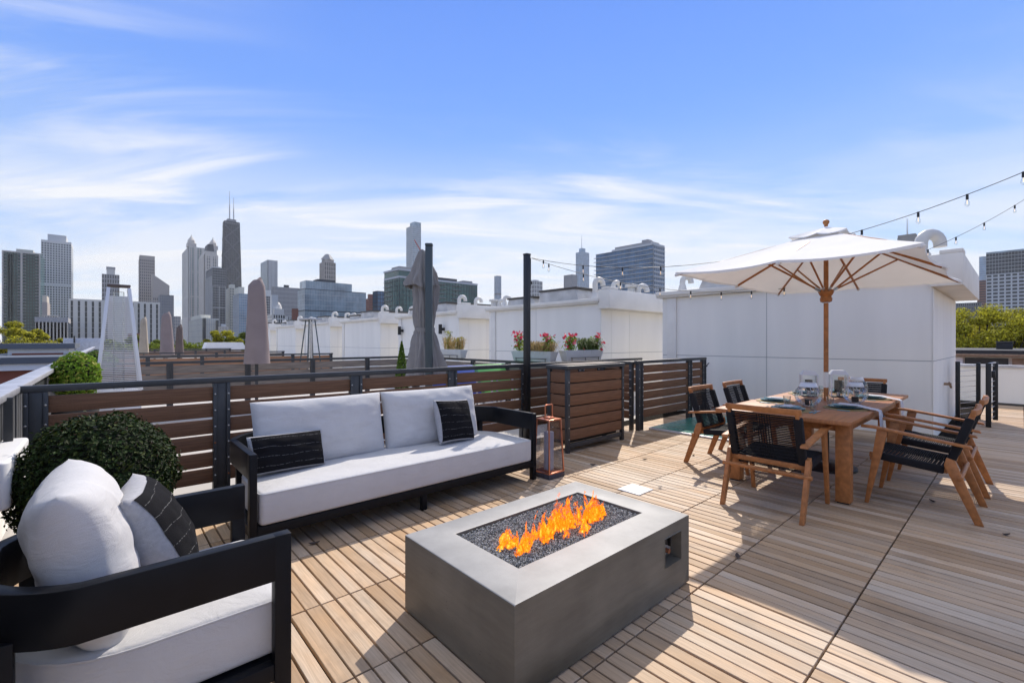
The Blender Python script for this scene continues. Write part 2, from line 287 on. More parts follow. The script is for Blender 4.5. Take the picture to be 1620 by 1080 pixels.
# ---------------------------------------------------------------- mesh builder
class MB:
    def __init__(s): s.v = []; s.f = []
    def add(s, vs, fs):
        o = len(s.v); s.v += [tuple(v) for v in vs]; s.f += [tuple(i + o for i in f) for f in fs]; return s
    def box(s, x0, x1, y0, y1, z0, z1):
        return s.add([(x0, y0, z0), (x1, y0, z0), (x1, y1, z0), (x0, y1, z0), (x0, y0, z1), (x1, y0, z1), (x1, y1, z1), (x0, y1, z1)],
                     [(0, 3, 2, 1), (4, 5, 6, 7), (0, 1, 5, 4), (1, 2, 6, 5), (2, 3, 7, 6), (3, 0, 4, 7)])
    def obox(s, o, a, b, c):
        o, a, b, c = map(Vector, (o, a, b, c))
        fs = [(0, 3, 2, 1), (4, 5, 6, 7), (0, 1, 5, 4), (1, 2, 6, 5), (2, 3, 7, 6), (3, 0, 4, 7)]
        if a.cross(b).dot(c) < 0: fs = [f[::-1] for f in fs]
        return s.add([o, o + a, o + a + b, o + b, o + c, o + a + c, o + a + b + c, o + b + c], fs)
    def beam(s, p0, p1, w, h, up=(0, 0, 1)):
        p0, p1 = Vector(p0), Vector(p1); d = (p1 - p0); n = d.normalized(); u = Vector(up); sd_ = n.cross(u).normalized(); u = sd_.cross(n).normalized()
        return s.obox(p0 - sd_ * w / 2 - u * h / 2, d, sd_ * w, u * h)
    def cyl(s, p0, p1, r0, r1=None, n=12, caps=True):
        if r1 is None: r1 = r0
        p0, p1 = Vector(p0), Vector(p1); d = (p1 - p0).normalized(); a = d.orthogonal().normalized(); b = d.cross(a)
        vs = []
        for p, r in ((p0, r0), (p1, r1)):
            for i in range(n):
                t = 2 * math.pi * i / n; vs.append(p + (a * math.cos(t) + b * math.sin(t)) * r)
        fs = [(i, (i + 1) % n, n + (i + 1) % n, n + i) for i in range(n)]
        if caps: fs += [tuple(range(n))[::-1], tuple(range(n, 2 * n))]
        return s.add(vs, fs)
    def tube(s, pts, r, n=8, caps=True):
        pts = [Vector(p) for p in pts]; rs = r if isinstance(r, (list, tuple)) else [r] * len(pts)
        vs = []; prev = None
        for i, p in enumerate(pts):
            d = (pts[min(i + 1, len(pts) - 1)] - pts[max(i - 1, 0)]).normalized()
            a = d.orthogonal().normalized() if prev is None else (prev - d * prev.dot(d)).normalized()
            prev = a; b = d.cross(a)
            for k in range(n):
                t = 2 * math.pi * k / n; vs.append(p + (a * math.cos(t) + b * math.sin(t)) * rs[i])
        fs = []
        for i in range(len(pts) - 1):
            for k in range(n): fs.append((i * n + k, i * n + (k + 1) % n, (i + 1) * n + (k + 1) % n, (i + 1) * n + k))
        if caps: fs += [tuple(range(n))[::-1], tuple(range((len(pts) - 1) * n, len(pts) * n))]
        return s.add(vs, fs)
    def lathe(s, prof, n=24, c=(0, 0, 0), cap0=True, cap1=True):
        vs = []; fs = []
        for r, z in prof:
            for k in range(n):
                t = 2 * math.pi * k / n; vs.append((c[0] + r * math.cos(t), c[1] + r * math.sin(t), c[2] + z))
        for i in range(len(prof) - 1):
            for k in range(n): fs.append((i * n + k, i * n + (k + 1) % n, (i + 1) * n + (k + 1) % n, (i + 1) * n + k))
        if cap0: fs.append(tuple(range(n))[::-1])
        if cap1: fs.append(tuple(range((len(prof) - 1) * n, len(prof) * n)))
        return s.add(vs, fs)
    def prism(s, poly, ext):          # poly: 3-d points, ext: vector
        e = Vector(ext); n = len(poly); p = [Vector(q) for q in poly]
        nr = sum(((p[i] - p[0]).cross(p[(i + 1) % n] - p[0]) for i in range(n)), Vector())
        if nr.dot(e) > 0: p = p[::-1]
        vs = p + [q + e for q in p]
        fs = [tuple(range(n)), tuple(range(n, 2 * n))[::-1]] + [(i, n + i, n + (i + 1) % n, (i + 1) % n) for i in range(n)]
        return s.add(vs, fs)
    def mesh(s, name, mat, smooth=None, bevel=0, seg=2, merge=False):
        me = bpy.data.meshes.new(name); me.from_pydata(s.v, [], s.f)
        if bevel or merge:
            bm = bmesh.new(); bm.from_mesh(me)
            if merge: bmesh.ops.remove_doubles(bm, verts=bm.verts, dist=1e-5)
            if bevel:
                ed = [e for e in bm.edges if len(e.link_faces) == 2 and e.calc_face_angle(0) > R(25)]
                bmesh.ops.bevel(bm, geom=ed, offset=bevel, segments=seg, affect='EDGES', profile=.5, clamp_overlap=True)
            bm.to_mesh(me); bm.free()
        if smooth is None and bevel: smooth = 40
        if smooth:
            me.shade_smooth(); me.set_sharp_from_angle(angle=R(smooth))
        me.materials.append(MATS[mat] if isinstance(mat, str) else mat); return me
    def build(s, name, mat, parent=None, loc=(0, 0, 0), **k):
        return link(name, s.mesh(name, mat, **k), parent, loc)
def link(name, me, parent=None, loc=(0, 0, 0), rot=None):
    o = bpy.data.objects.new(name, me); COL.objects.link(o); o.parent = parent; o.location = loc
    if rot: o.rotation_euler = rot
    return o
def tag(o, label, cat, group=None, kind=None):
    o['label'] = label
    if cat: o['category'] = cat
    if group: o['group'] = group
    if kind: o['kind'] = kind
    return o
def thing(name, label, cat, loc=(0, 0, 0), rot=(0, 0, 0), group=None):
    o = bpy.data.objects.new(name, None); COL.objects.link(o); o.location = loc; o.rotation_euler = rot; o.empty_display_size = .2
    return tag(o, label, cat, group)
def dup(root, loc, rot, label, group=None):
    def cp(o, par):
        c = o.copy(); COL.objects.link(c); c.parent = par
        for ch in o.children: cp(ch, c)
        return c
    r = cp(root, None); r.location = loc; r.rotation_euler = rot; r['label'] = label
    if group: r['group'] = group
    return r
def ring_slab(poly, rings, crown=0.0):
    """poly: CCW convex outline; rings: (inset, z). Closed with a slightly crowned top."""
    n = len(poly); P = [Vector((p[0], p[1], 0)) for p in poly]; cen = sum(P, Vector()) / n
    nor = []
    for i in range(n):
        d = (P[(i + 1) % n] - P[i - 1]).normalized(); nor.append(Vector((-d.y, d.x, 0)))
    mb = MB(); vs = []; fs = []
    for ins, z in rings:
        for i in range(n): q = P[i] + nor[i] * ins; vs.append((q.x, q.y, z))
    last = rings[-1]
    for k, f in enumerate((.9, .7, .4)):
        for i in range(n):
            q = P[i] + nor[i] * last[0]; q = cen + (q - cen) * f; vs.append((q.x, q.y, last[1] + crown * (1 - f * f)))
    m = len(rings) + 3
    for r in range(m - 1):
        for i in range(n): fs.append((r * n + i, r * n + (i + 1) % n, (r + 1) * n + (i + 1) % n, (r + 1) * n + i))
    fs.append(tuple(range((m - 1) * n, m * n))); fs.append(tuple(range(n))[::-1])
    return mb.add(vs, fs)
def rrect(x0, x1, y0, y1, rs, seg=8):
    """rs: radii for corners (x0,y0),(x1,y0),(x1,y1),(x0,y1); CCW"""
    pts = []
    for (cx, cy, a0), r in zip(((x0, y0, 180), (x1, y0, 270), (x1, y1, 0), (x0, y1, 90)), rs):
        ox = cx + (r if cx == x0 else -r); oy = cy + (r if cy == y0 else -r)
        for k in range(seg + 1):
            t = R(a0 + 90 * k / seg); pts.append((ox + r * math.cos(t), oy + r * math.sin(t)))
    return pts
def round_rings(z0, z1, b, n=4):
    rg = []
    for k in range(n + 1): t = math.pi / 2 * k / n; rg.append((b * (1 - math.sin(t)), z0 + b * (1 - math.cos(t))))
    for k in range(n + 1): t = math.pi / 2 * k / n; rg.append((b * (1 - math.cos(t)), z1 - b + b * math.sin(t)))
    return rg
def pillow_mesh(W, H, T, n=22, pinch=.05, wr=.006, seed=0, pw=2.6, lo=None, side=0):
    """upright pillow in the local XZ plane, thickness along Y; side=+1/-1 gives one skin only (lo = border cut)"""
    mb = MB(); rng = n + 1
    def pt(u, v, s):
        x = W / 2 * u * (1 - pinch * (1 - v * v) * 1.0) ; z = H / 2 * v * (1 - pinch * (1 - u * u))
        th = max(0, (1 - abs(u) ** pw) * (1 - abs(v) ** pw)) ** .42 * T / 2
        nz_ = noise.noise(Vector((u * 2.2 + seed, v * 2.2, s * 3.0 + seed))) * wr * 1.5 + noise.noise(Vector((u * 6 + seed, v * 5, s * 7.0))) * wr * .8
        e = (1 - abs(u) ** 6) * (1 - abs(v) ** 6)
        ga = (math.sin(u * 31 + seed) * abs(v) ** 5 + math.sin(v * 27 + seed * 2) * abs(u) ** 5) * wr * .55 * noise.noise(Vector((u * 3 + seed, v * 3, 5)))
        rad = math.sin(math.atan2(v, u) * 9 + seed) * wr * .5 * min(1, (u * u + v * v)) * e
        return Vector((x, s * (th + (nz_ + rad + ga) * (e > 0) * min(1, e * 1.5)), z))
    sides = (1, -1) if not side else (side,)
    for s in sides:
        vs = []; fs = []
        for j in range(rng):
            for i in range(rng):
                u = -1 + 2 * i / n; v = -1 + 2 * j / n
                if lo: u *= lo; v *= lo
                p = pt(u, v, s)
                if lo: p.y += s * .004
                vs.append(p)
        for j in range(n):
            for i in range(n):
                a = j * rng + i; q = (a, a + 1, a + rng + 1, a + rng); fs.append(q if s < 0 else q[::-1])
        mb.add(vs, fs)
    return mb
# ================================================================ SETTING
g = MB().box(-6000, 6000, -6000, 6000, -12.4, -12).build('ground', 'asphalt'); g['kind'] = 'structure'
roof = MB().box(-.62, 15.6, -4.0, 4.9, -.45, -.06).build('terrace_roof', 'deck_void'); roof['kind'] = 'structure'
nroof = MB().box(-.62, 15.6, 4.9, 64, -.45, -.05).build('neighbour_roof', 'neigh_roof'); nroof['kind'] = 'structure'
bl = MB().box(-.60, 15.55, -3.9, 63.9, -12, -.451).build('building_block', 'brick_red'); tag(bl, 'brick apartment block that carries the row of roof terraces', 'building')

# deck of slatted wooden tiles
deck = MB().box(-.46, 15.0, -3.9, 4.78, -.058, -.03).build('deck', 'deck_void'); deck['kind'] = 'structure'
slats = []
SW, SL, ST = .0700, .631, .022
for k in range(-7, 7):
    y0 = ROWY0 + ROW * k
    for i in range(-15, 180):
        x0 = SLX0 + PITCH * i
        if y0 + SL > 4.80 or x0 + SW > 15.0: continue
        if x0 > 9.05 and y0 + SL > .9: continue
        gx = .0048 if i % 8 else .0085
        slats.append((x0 + gx, y0 + .004))
def slat_mb(mb, x, y, dz=0.0):
    c = .0025; x1 = x + SW; y1 = y + SL; z0 = -ST; z1 = dz
    return mb.add([(x, y, z0), (x1, y, z0), (x1, y1, z0), (x, y1, z0), (x, y, z1 - c), (x1, y, z1 - c), (x1, y1, z1 - c), (x, y1, z1 - c),
                   (x + c, y + c * .6, z1), (x1 - c, y + c * .6, z1), (x1 - c, y1 - c * .6, z1), (x + c, y1 - c * .6, z1)],
                  [(0, 1, 5, 4), (1, 2, 6, 5), (2, 3, 7, 6), (3, 0, 4, 7), (4, 5, 9, 8), (5, 6, 10, 9), (6, 7, 11, 10), (7, 4, 8, 11), (8, 9, 10, 11)])
def screen_area(x, y):
    q = []
    for a, b in ((x, y), (x + SW, y), (x + SW, y + SL), (x, y + SL)):
        if depth((a, b)) < .8: return 0
        q.append(pix((a, b, 0)))
    cx = sum(p[0] for p in q) / 4; cy = sum(p[1] for p in q) / 4
    if not (-10 < cx < 1630 and cy < 1085): return 0
    # hidden under fire pit, armchair and sofa
    if 1.2 < x < 2.5 and 1.3 < y + .3 < 2.2: return 0
    if x < .5 and 1.9 < y + .3 < 2.8: return 0
    return abs(sum(q[i][0] * q[(i + 1) % 4][1] - q[(i + 1) % 4][0] * q[i][1] for i in range(4))) / 2
order = sorted(range(len(slats)), key=lambda i: -screen_area(*slats[i]))
near = set(order[:300])
sm = slat_mb(MB(), 0, 0).mesh('slat', 'deck_wood')
rest = MB()
rs = random.Random(3)
for i, (x, y) in enumerate(slats):
    dz = rs.uniform(-.0012, .0012)
    if i in near: link('slat', sm, deck, (x, y, dz))
    else: slat_mb(rest, x, y, dz)
o = rest.build('far_slats', 'deck_wood', deck); o['kind'] = 'stuff'

# ---- wooden slat fences with steel posts
def fence(name, label, p0, p1, posts, ztop, nboards, board_mat, group=None, zb=.16, pitch=.143, bh=.124, near_detail=True, postw=.13, rail=True, thick=.03):
    """p0,p1 ends on the ground; posts: distances along it; the fence thing's X axis runs along it, +(-Y local) faces the viewer"""
    p0 = Vector(p0); p1 = Vector(p1); L_ = (p1 - p0).length; ang = math.atan2(p1.y - p0.y, p1.x - p0.x)
    t = thing(name, label, 'fence', p0, (0, 0, ang), group)
    MB().box(-.03, L_ + .03, -.03, .03, ztop - .05, ztop).build('top_rail', 'steel', t, bevel=.004 if near_detail else 0)
    pm = MB().box(-postw / 2, -postw / 2 + .028, -.038, .03, 0, ztop - .05).box(postw / 2 - .028, postw / 2, -.038, .03, 0, ztop - .05).box(-postw / 2 + .028, postw / 2 - .028, -.024, .012, 0, ztop - .05).mesh('post', 'steel', bevel=.003 if near_detail else 0)
    bolts = rust = None
    if near_detail:
        mb = MB(); mr = MB(); rr = random.Random(5)
        for b in range(nboards):
            zc_ = ztop - .082 - pitch * b - bh / 2
            for sx in (-1, 1):
                (mr if rr.random() < .35 else mb).lathe([(.008, 0), (.008, .004), (.004, .007)], 8, (sx * (postw / 2 - .014), zc_, 0), cap0=False)
        for m_ in (mb, mr): m_.v = [(x, -z - .038, y) for x, y, z in m_.v]; 
        for m_ in (mb, mr): m_.f = [f for f in m_.f]
        bolts = mb.mesh('bolts', 'bolt', smooth=60); rust = mr.mesh('rusty_bolts', 'rust', smooth=60) if mr.v else None
    for x in posts:
        po = link('post', pm, t, (x, 0, 0))
        if bolts:
            link('bolts', bolts, po)['kind'] = 'stuff'
            if rust: link('rusty_bolts', rust, po)['kind'] = 'stuff'
    cache = {}
    for a, b in zip(posts[:-1], posts[1:]):
        ln = round(b - a - postw + .05, 3)
        if ln < .05: continue
        if ln not in cache: cache[ln] = MB().box(0, ln, -.014, .016, -bh, 0).mesh('board', board_mat, bevel=.0025 if near_detail else 0)
        rr = random.Random(int(a * 100) + 11)
        for k in range(nboards):
            o = link('board', cache[ln], t, (a + postw / 2 - .025, rr.uniform(-.003, .003), ztop - .082 - pitch * k + rr.uniform(-.004, .004)), (0, rr.uniform(-.002, .002), 0))
    return t
FG = 'slatted terrace fences'
fence('slatted_fence', 'long dark brown slatted fence with steel posts behind the grey sofa', (-.44, 4.78, 0), (6.32, 4.78, 0), [.065, 1.216, 2.45, 3.69, 4.94, 6.2, 6.695], 1.10, 6, 'fence_board', FG)
fence('slatted_fence', 'dark slatted fence and gate with steel posts beside the teal skylight', (6.32, 4.08, 0), (8.64, 4.08, 0), [.065, 1.70, 2.26], 1.115, 6, 'fence_board', FG, zb=.05)
fence('slatted_fence', 'short dark slatted fence return in the corner behind the bar cabinet', (6.32, 4.72, 0), (6.32, 4.16, 0), [.02, .54], 1.10, 6, 'fence_board', FG, postw=.05)
lt = thing('gate_latch', 'small black latch on the end post of the slatted gate', 'latch', (8.66, 4.08, .95))
MB().box(0, .05, -.03, .0, -.02, .02).build('latch_body', 'black_metal', lt, bevel=.004); MB().beam((.02, -.015, 0), (.13, -.02, .05), .018, .014).build('latch_lever', 'black_metal', lt, bevel=.003)

NF = [(10.82, 1.04, 'old_board', 'weathered grey slatted fence of the next terrace behind the near brown fence'), (16.84, 1.0, 'cedar_board', 'orange cedar slatted fence two terraces away, below the covered umbrellas'),
      (22.86, .98, 'old_board', 'third slatted fence away, seen as a thin grey strip'), (28.88, .97, 'cedar_board', 'fourth slatted fence away, a thin dark line'), (34.9, .97, 'old_board', 'farthest slatted fence, a dark line below the low trees')]
for i, (y, zt, mt_, lab) in enumerate(NF):
    n = 4 if i == 0 else 3
    fence('slatted_fence', lab, (-.44, y, 0), (6.2, y, 0), [.05 + k * 1.31 for k in range(6)], zt, n, mt_, FG, near_detail=False, postw=.10, pitch=.17, bh=.15)
fence('slatted_fence', 'grey slatted fence along the next terrace that carries the flower boxes', (6.2, 10.75, 0), (6.2, 5.75, 0), [.05, 1.29, 2.5, 3.7, 4.95], 1.03, 4, 'old_board', FG, near_detail=False, postw=.10, pitch=.17, bh=.15)
fence('slatted_fence', 'dark slatted fence running to the white stair house behind the bar cabinet', (6.26, 5.75, 0), (9.05, 5.75, 0), [.05, 1.4, 2.74], 1.05, 4, 'fence_board', FG, near_detail=False, postw=.10, pitch=.17, bh=.15)

# ---- guard rail on the left edge
gr = thing('guard_rail', 'grey metal guard rail with wide dark pickets along the left roof edge', 'railing', (-.52, -2, 0))
MB().box(-.07, .07, 0, 40, 1.055, 1.10).build('rail_cap', 'alu', gr, bevel=.006)
pk = MB().box(-.03, .0, 0, .135, .30, 1.055).mesh('picket', 'steel')
for k in range(66): link('picket', pk, gr, (0, 2.4 + .155 * k + (.07 if k % 9 == 4 else 0), 0))
pw_ = MB().box(-.64, -.555, -3.9, 40, 0, .50).build('parapet', 'white_wall'); tag(pw_, 'low white parapet wall under the left guard rail', 'wall')
pb = thing('rail_planter', 'white rounded box hung on the left guard rail beside the clipped bush', 'planter', (-.485, 3.45, .555))
ring_slab(rrect(0, .12, 0, .83, (.03, .045, .045, .03)), round_rings(0, .25, .015), 0).build('box_body', 'planter_white', pb, smooth=50)
for hy in (.1, .7): MB().box(.02, .06, hy, hy + .03, .25, .52).build('hook', 'steel', pb)

# ---- bar cabinet
cb_ = thing('bar_cabinet', 'tall narrow bar cabinet with brown slats in a steel frame, next to the copper lantern', 'cabinet', (4.36, 3.82, 0))
CW, CD, CH = 1.23, .36, 1.11
for x in (0, CW - .05):
    for y in (0, CD - .05):
        p = MB().box(x, x + .05, y, y + .05, 0, CH - .05).build('post', 'steel', cb_, bevel=.004)
        if y == 0:
            mb = MB()
            for k in range(6): mb.lathe([(.008, 0), (.008, .004), (.004, .006)], 8, (0, 0, 0), cap0=False)
            for k in range(6):
                for j in range(24): 
                    a, b, c = mb.v[k * 24 + j]; mb.v[k * 24 + j] = (x + .025 + a, -c, .90 - .145 * k + b)
            mb.build('bolts', 'bolt', p)['kind'] = 'stuff'
MB().box(-.012, CW + .012, -.012, CD + .012, CH - .05, CH).build('top_frame', 'steel', cb_, bevel=.004)
MB().box(.05, CW - .05, .04, CD - .03, CH + .001, CH + .012).build('worktop', 'old_board', cb_, bevel=.003)
MB().box(.05, CW - .05, .008, .04, .06, .115).build('bottom_rail', 'steel', cb_, bevel=.003)
bm1 = MB().box(.052, CW - .052, .010, .036, -.132, 0).mesh('board', 'fence_board', bevel=.003)
bm2 = MB().box(.010, .036, .052, CD - .052, -.132, 0).mesh('board', 'fence_board', bevel=.003)
for k in range(6):
    z = CH - .085 - .147 * k
    link('board', bm1, cb_, (0, 0, z)); link('board', bm2, cb_, (0, 0, z)); link('board', bm2, cb_, (CW - .046, 0, z))
MB().box(.06, CW - .06, .1, CD - .06, .1, .92).build('inner_box', 'black_metal', cb_)

# ---- string light post
sp = thing('light_post', 'tall black square post carrying the string lights at the brown fence', 'post', (4.45, 4.66, 0))
MB().box(-.038, .038, -.038, .038, 0, 2.64).build('shaft', 'black_metal', sp, bevel=.006)
MB().box(-.042, .042, -.042, .042, 2.64, 2.66).build('cap', 'black_metal', sp, bevel=.004)
MB().box(.038, .062, -.02, .02, 2.20, 2.60).box(.038, .07, -.03, .03, 2.23, 2.27).build('cable_bracket', 'black_metal', sp)

# ---- teal walk-on skylight and drain plate
sk = thing('skylight', 'flat teal glass walk-on skylight let into the deck by the slatted gate', 'skylight', (6.58, 2.75, 0))
MB().box(0, 2.05, 0, 1.28, .002, .03).build('frame', 'white_metal', sk, bevel=.004)
MB().box(.03, 2.02, .05, 1.25, .0305, .038).build('pane', 'teal_glass', sk)
hp = thing('drain_plate', 'small square white plate set in the deck behind the fire pit', 'plate', (3.665, 2.345, 0))
MB().box(0, .245, 0, .235, .001, .010).build('plate_body', 'planter_white', hp, bevel=.003)
mb = MB()
for r0 in (.022, .042, .062): mb.lathe([(r0, .0101), (r0 + .002, .0114), (r0 + .008, .0114), (r0 + .010, .0101)], 28, (.1225, .1175, 0), False, False)
mb.build('raised_pattern', 'planter_white', hp)['kind'] = 'stuff'

# ---- white stair houses in a row
def hook_path(r, h, out, ang):
    pts = [(0, 0, 0), (0, 0, h * .5), (0, 0, h)]
    c = (math.cos(ang), math.sin(ang))
    for k in range(1, 9):
        t = math.pi * k / 8 * 1.0
        pts.append((c[0] * out * (1 - math.cos(t)), c[1] * out * (1 - math.cos(t)), h + out * math.sin(t)))
    pts.append((c[0] * out * 2, c[1] * out * 2, h - out * .35))
    return pts
def stair_house(idx, y0, label, detail):
    LY, XW, HW = 4.36, 3.4, 2.36
    t = thing('stair_house', label, 'stair house', (9.1, y0, -.06), group='white stair houses in a row')
    MB().box(0, XW, 0, LY, 0, HW + .06).build('walls', 'white_wall', t)
    # panel joints: thin grey caulk strips in the gaps between proud cladding panels
    px_ = [0, 2.255, LY]
    for a, b in zip(px_[:-1], px_[1:]):
        for z0, z1 in ((.02, 1.182), (1.195, HW + .05)):
            MB().box(-.012, 0, a + .006, b - .006, z0, z1).build('panel', 'white_wall', t)
    for yj in px_[1:-1]: MB().box(-.008, -.0005, yj - .007, yj + .007, .02, HW + .05).build('joint', 'joint_grey', t)
    MB().box(-.008, -.0005, .01, LY - .01, 1.178, 1.199).build('joint', 'joint_grey', t)
    for xj in (.403, 1.203): MB().box(xj - .007, xj + .007, -.008, -.0005, .02, HW - .1).build('joint', 'joint_grey', t)
    MB().box(.01, XW - .01, -.008, -.0005, 1.178, 1.199).build('joint', 'joint_grey', t)
    for a, b in ((-.012, .40), (.406, 1.2), (1.206, XW)):
        for z0, z1 in ((.02, 1.182), (1.195, HW - .1)):
            MB().box(a, b, -.012, 0, z0, z1).build('panel', 'white_wall', t)
    MB().box(-.10, .35, -.02, LY + .10, HW + .06, HW + .17).box(-.13, -.10, -.02, LY + .10, HW + .10, HW + .19).build('gutter', 'white_trim', t, bevel=.01)
    MB().box(-.05, -.0125, LY - .34, LY - .13, 0, HW + .06).build('downpipe', 'white_trim', t, bevel=.012)
    MB().prism([(-.10, -.33, HW - .08), (-.10, .02, HW - .08), (-.10, .02, HW + .38), (-.10, -.33, HW + .38)], (XW + .25, 0, 0)).build('overhang', 'white_trim', t, bevel=.008)
    MB().box(.35, XW, .02, LY + .06, HW + .06, HW + .20).build('roof', 'roof_white', t)
    MB().box(-.10, .25, -.33, -.08, HW + .38, HW + .44).build('coping', 'white_trim', t, bevel=.01)
    for a, b, h in ((.75, 2.25, .50), (2.35, 3.6, .38)):
        c = MB().prism([(.05, a, HW + .17), (.05, b, HW + .17), (.05, b - .10, HW + h), (.05, a + .12, HW + h)], (XW - .2, 0, 0)).build('roof_curb', 'roof_white', t, bevel=.02)
        MB().box(.02, XW - .1, a + .06, b - .06, HW + h, HW + h + .05).build('curb_cap', 'dark_cap', c, bevel=.006)
    n = 12 if detail else 8
    vents = ((.28, .40, .42, .068, .115, -.5 + idx * .1), (.95, .32, .40, .062, .11, -.3), (1.95, .20, .36, .075, .12, -.7), (.40, LY - .25, .26, .06, .10, -.6))
    for (x, y, h, r, out, ang) in (vents[3:] if idx == 0 else vents):
        pp = hook_path(r, h, out, ang)
        v = MB().tube([(x + p[0], y + p[1], HW + .18 + p[2]) for p in pp], r, n).build('vent_pipe', 'pvc', t, smooth=50)
        MB().lathe([(r * 1.9, 0), (r * 1.2, .18), (r * 1.05, .2)], n, (x, y, HW + .17)).build('collar', 'pvc', v, smooth=50)
    v = MB().box(1.75, 1.9, .25, .42, HW + .2, HW + .62).box(1.70, 1.95, .20, .47, HW + .62, HW + .70).build('vent_hood', 'pvc', t, bevel=.01)
    return t
HL = ['largest and nearest white stair house, behind the dining umbrella', 'white stair house behind the red flower boxes', 'white stair house with two black wall lamps, behind the folded grey umbrella',
      'fourth white stair house, left of the folded grey umbrella', 'fifth white stair house, behind the far glass pyramid heater', 'sixth white stair house in the receding row', 'farthest white stair house beside the tall taupe cover']
for i in range(7): stair_house(i, .87 + 6.02 * i, HL[i], i < 3)
for i, (px, lab) in enumerate(((702, 'black cylinder wall lamp right of the folded grey umbrella'), (637, 'black cylinder wall lamp left of the folded grey umbrella'))):
    p = onX(px, 9.07)
    t = thing('wall_lamp', lab, 'wall lamp', (9.085, p.y, 1.86), group='black wall lamps')
    MB().cyl((-.16, 0, -.17), (-.16, 0, .17), .065, n=16).build('shade', 'black_metal', t, smooth=40); MB().box(-.10, .0, -.05, .05, -.05, .05).build('bracket', 'black_metal', t, bevel=.005)
# big gooseneck of the nearest house
t = thing('roof_vent', 'large white gooseneck vent on the nearest stair house roof', 'vent', (9.66, 1.06, 2.47))
MB().tube([Vector(p) for p in hook_path(.15, .50, .15, -.75)], .085, 20).build('pipe', 'pvc', t, smooth=50)
MB().lathe([(.20, 0), (.11, .14), (.09, .16)], 20).build('collar', 'pvc', t, smooth=50)

# ---- right-hand end: parapet, cable gate, next roofs
pr = MB().box(15.0, 15.22, -4, 9, -.05, .83).build('parapet', 'white_wall'); tag(pr, 'white parapet wall at the far right end of the deck', 'wall')
MB().box(14.97, 15.25, -4, 9, .83, .89).build('coping', 'alu', pr)
MB().box(14.975, 15.0, -4, 9, -.05, .045).build('base_flashing', 'dark_cap', pr)
cr = thing('cable_railing', 'black post cable railing fixed to the corner of the white stair house', 'railing', (0, 0, 0))
for x, y, h in ((11.16, .74, 1.07), (11.9, .52, 1.03)): MB().box(x - .03, x + .03, y - .03, y + .03, 0, h).build('post', 'black_metal', cr, bevel=.004)
for k in range(10): MB().cyl((11.16, .74, .14 + .095 * k), (11.9, .52, .14 + .095 * k), .004, n=6).build('cable', 'chrome', cr)
cg = thing('cable_gate', 'open black gate with steel cables at the right of the white stair house', 'gate', (0, 0, 0))
ga, gb = Vector((10.93, .36, 0)), Vector((11.68, .30, 0))
for q, h0, h1 in ((ga, .0, 1.06), (gb, .04, 1.06)): MB().box(q.x - .033, q.x + .033, q.y - .033, q.y + .033, h0, h1).build('post', 'black_metal', cg, bevel=.004)
for k in range(11): MB().cyl(ga + Vector((0, 0, .12 + .088 * k)), gb + Vector((0, 0, .12 + .088 * k)), .007, n=6).build('cable', 'chrome', cg)
MB().beam(ga + Vector((0, 0, 1.05)), gb + Vector((0, 0, 1.05)), .03, .02).build('top_bar', 'alu', cg)
MB().box(11.28, 11.34, .29, .35, .80, .92).build('lock', 'black_metal', cg, bevel=.005)
fx = thing('wall_tap', 'small brass hose tap on the corner of the nearest stair house', 'tap', (10.35, .85, .72))
MB().cyl((0, 0, 0), (0, -.09, 0), .022, n=10).cyl((0, -.07, .0), (.06, -.08, -.06), .016, n=8).box(-.04, .04, -.07, -.055, .02, .035).build('tap_body', 'brick_tan', fx, smooth=40)
# low buildings beyond the right parapet
def simple_box(mb, o, x, y, z): return mb.box(o[0], o[0] + x, o[1], o[1] + y, o[2], o[2] + z)
lb = thing('low_building', 'low building with a black tar roof and dark window strip beyond the right parapet', 'building', (24, -8, -12))
MB().box(0, 8, 0, 26, 0, 12.88).build('walls', 'cream', lb); MB().box(-.3, 8.3, -.3, 26.3, 12.88, 12.97).build('cornice', 'brick_tan', lb, bevel=.02); MB().box(-.2, 8.2, -.2, 26.2, 12.97, 13.10).build('roof', 'roof_tar', lb)
for k in range(7):
    wd = MB().box(-.06, .02, 5.2 + k * 1.55, 6.3 + k * 1.55, 12.2, 12.82).build('window', 'black_metal', lb)
    MB().box(-.05, .02, 6.36 + k * 1.55, 6.66 + k * 1.55, 12.2, 12.82).build('pilaster', 'brick_tan' if k % 2 else 'planter_white', lb)
ch = thing('chimney', 'dark brick chimney on the tar roof in front of the right-hand tree', 'chimney', (27.5, 0, .98))
q = onX(1589, 27.5); ch.location = (27.5, q.y, .98)
MB().box(-.22, .22, -.23, .23, 0, .40).build('stack', 'roof_tar', ch, bevel=.02); MB().box(-.25, .25, -.26, .26, .40, .45).build('cap', 'dark_cap', ch)
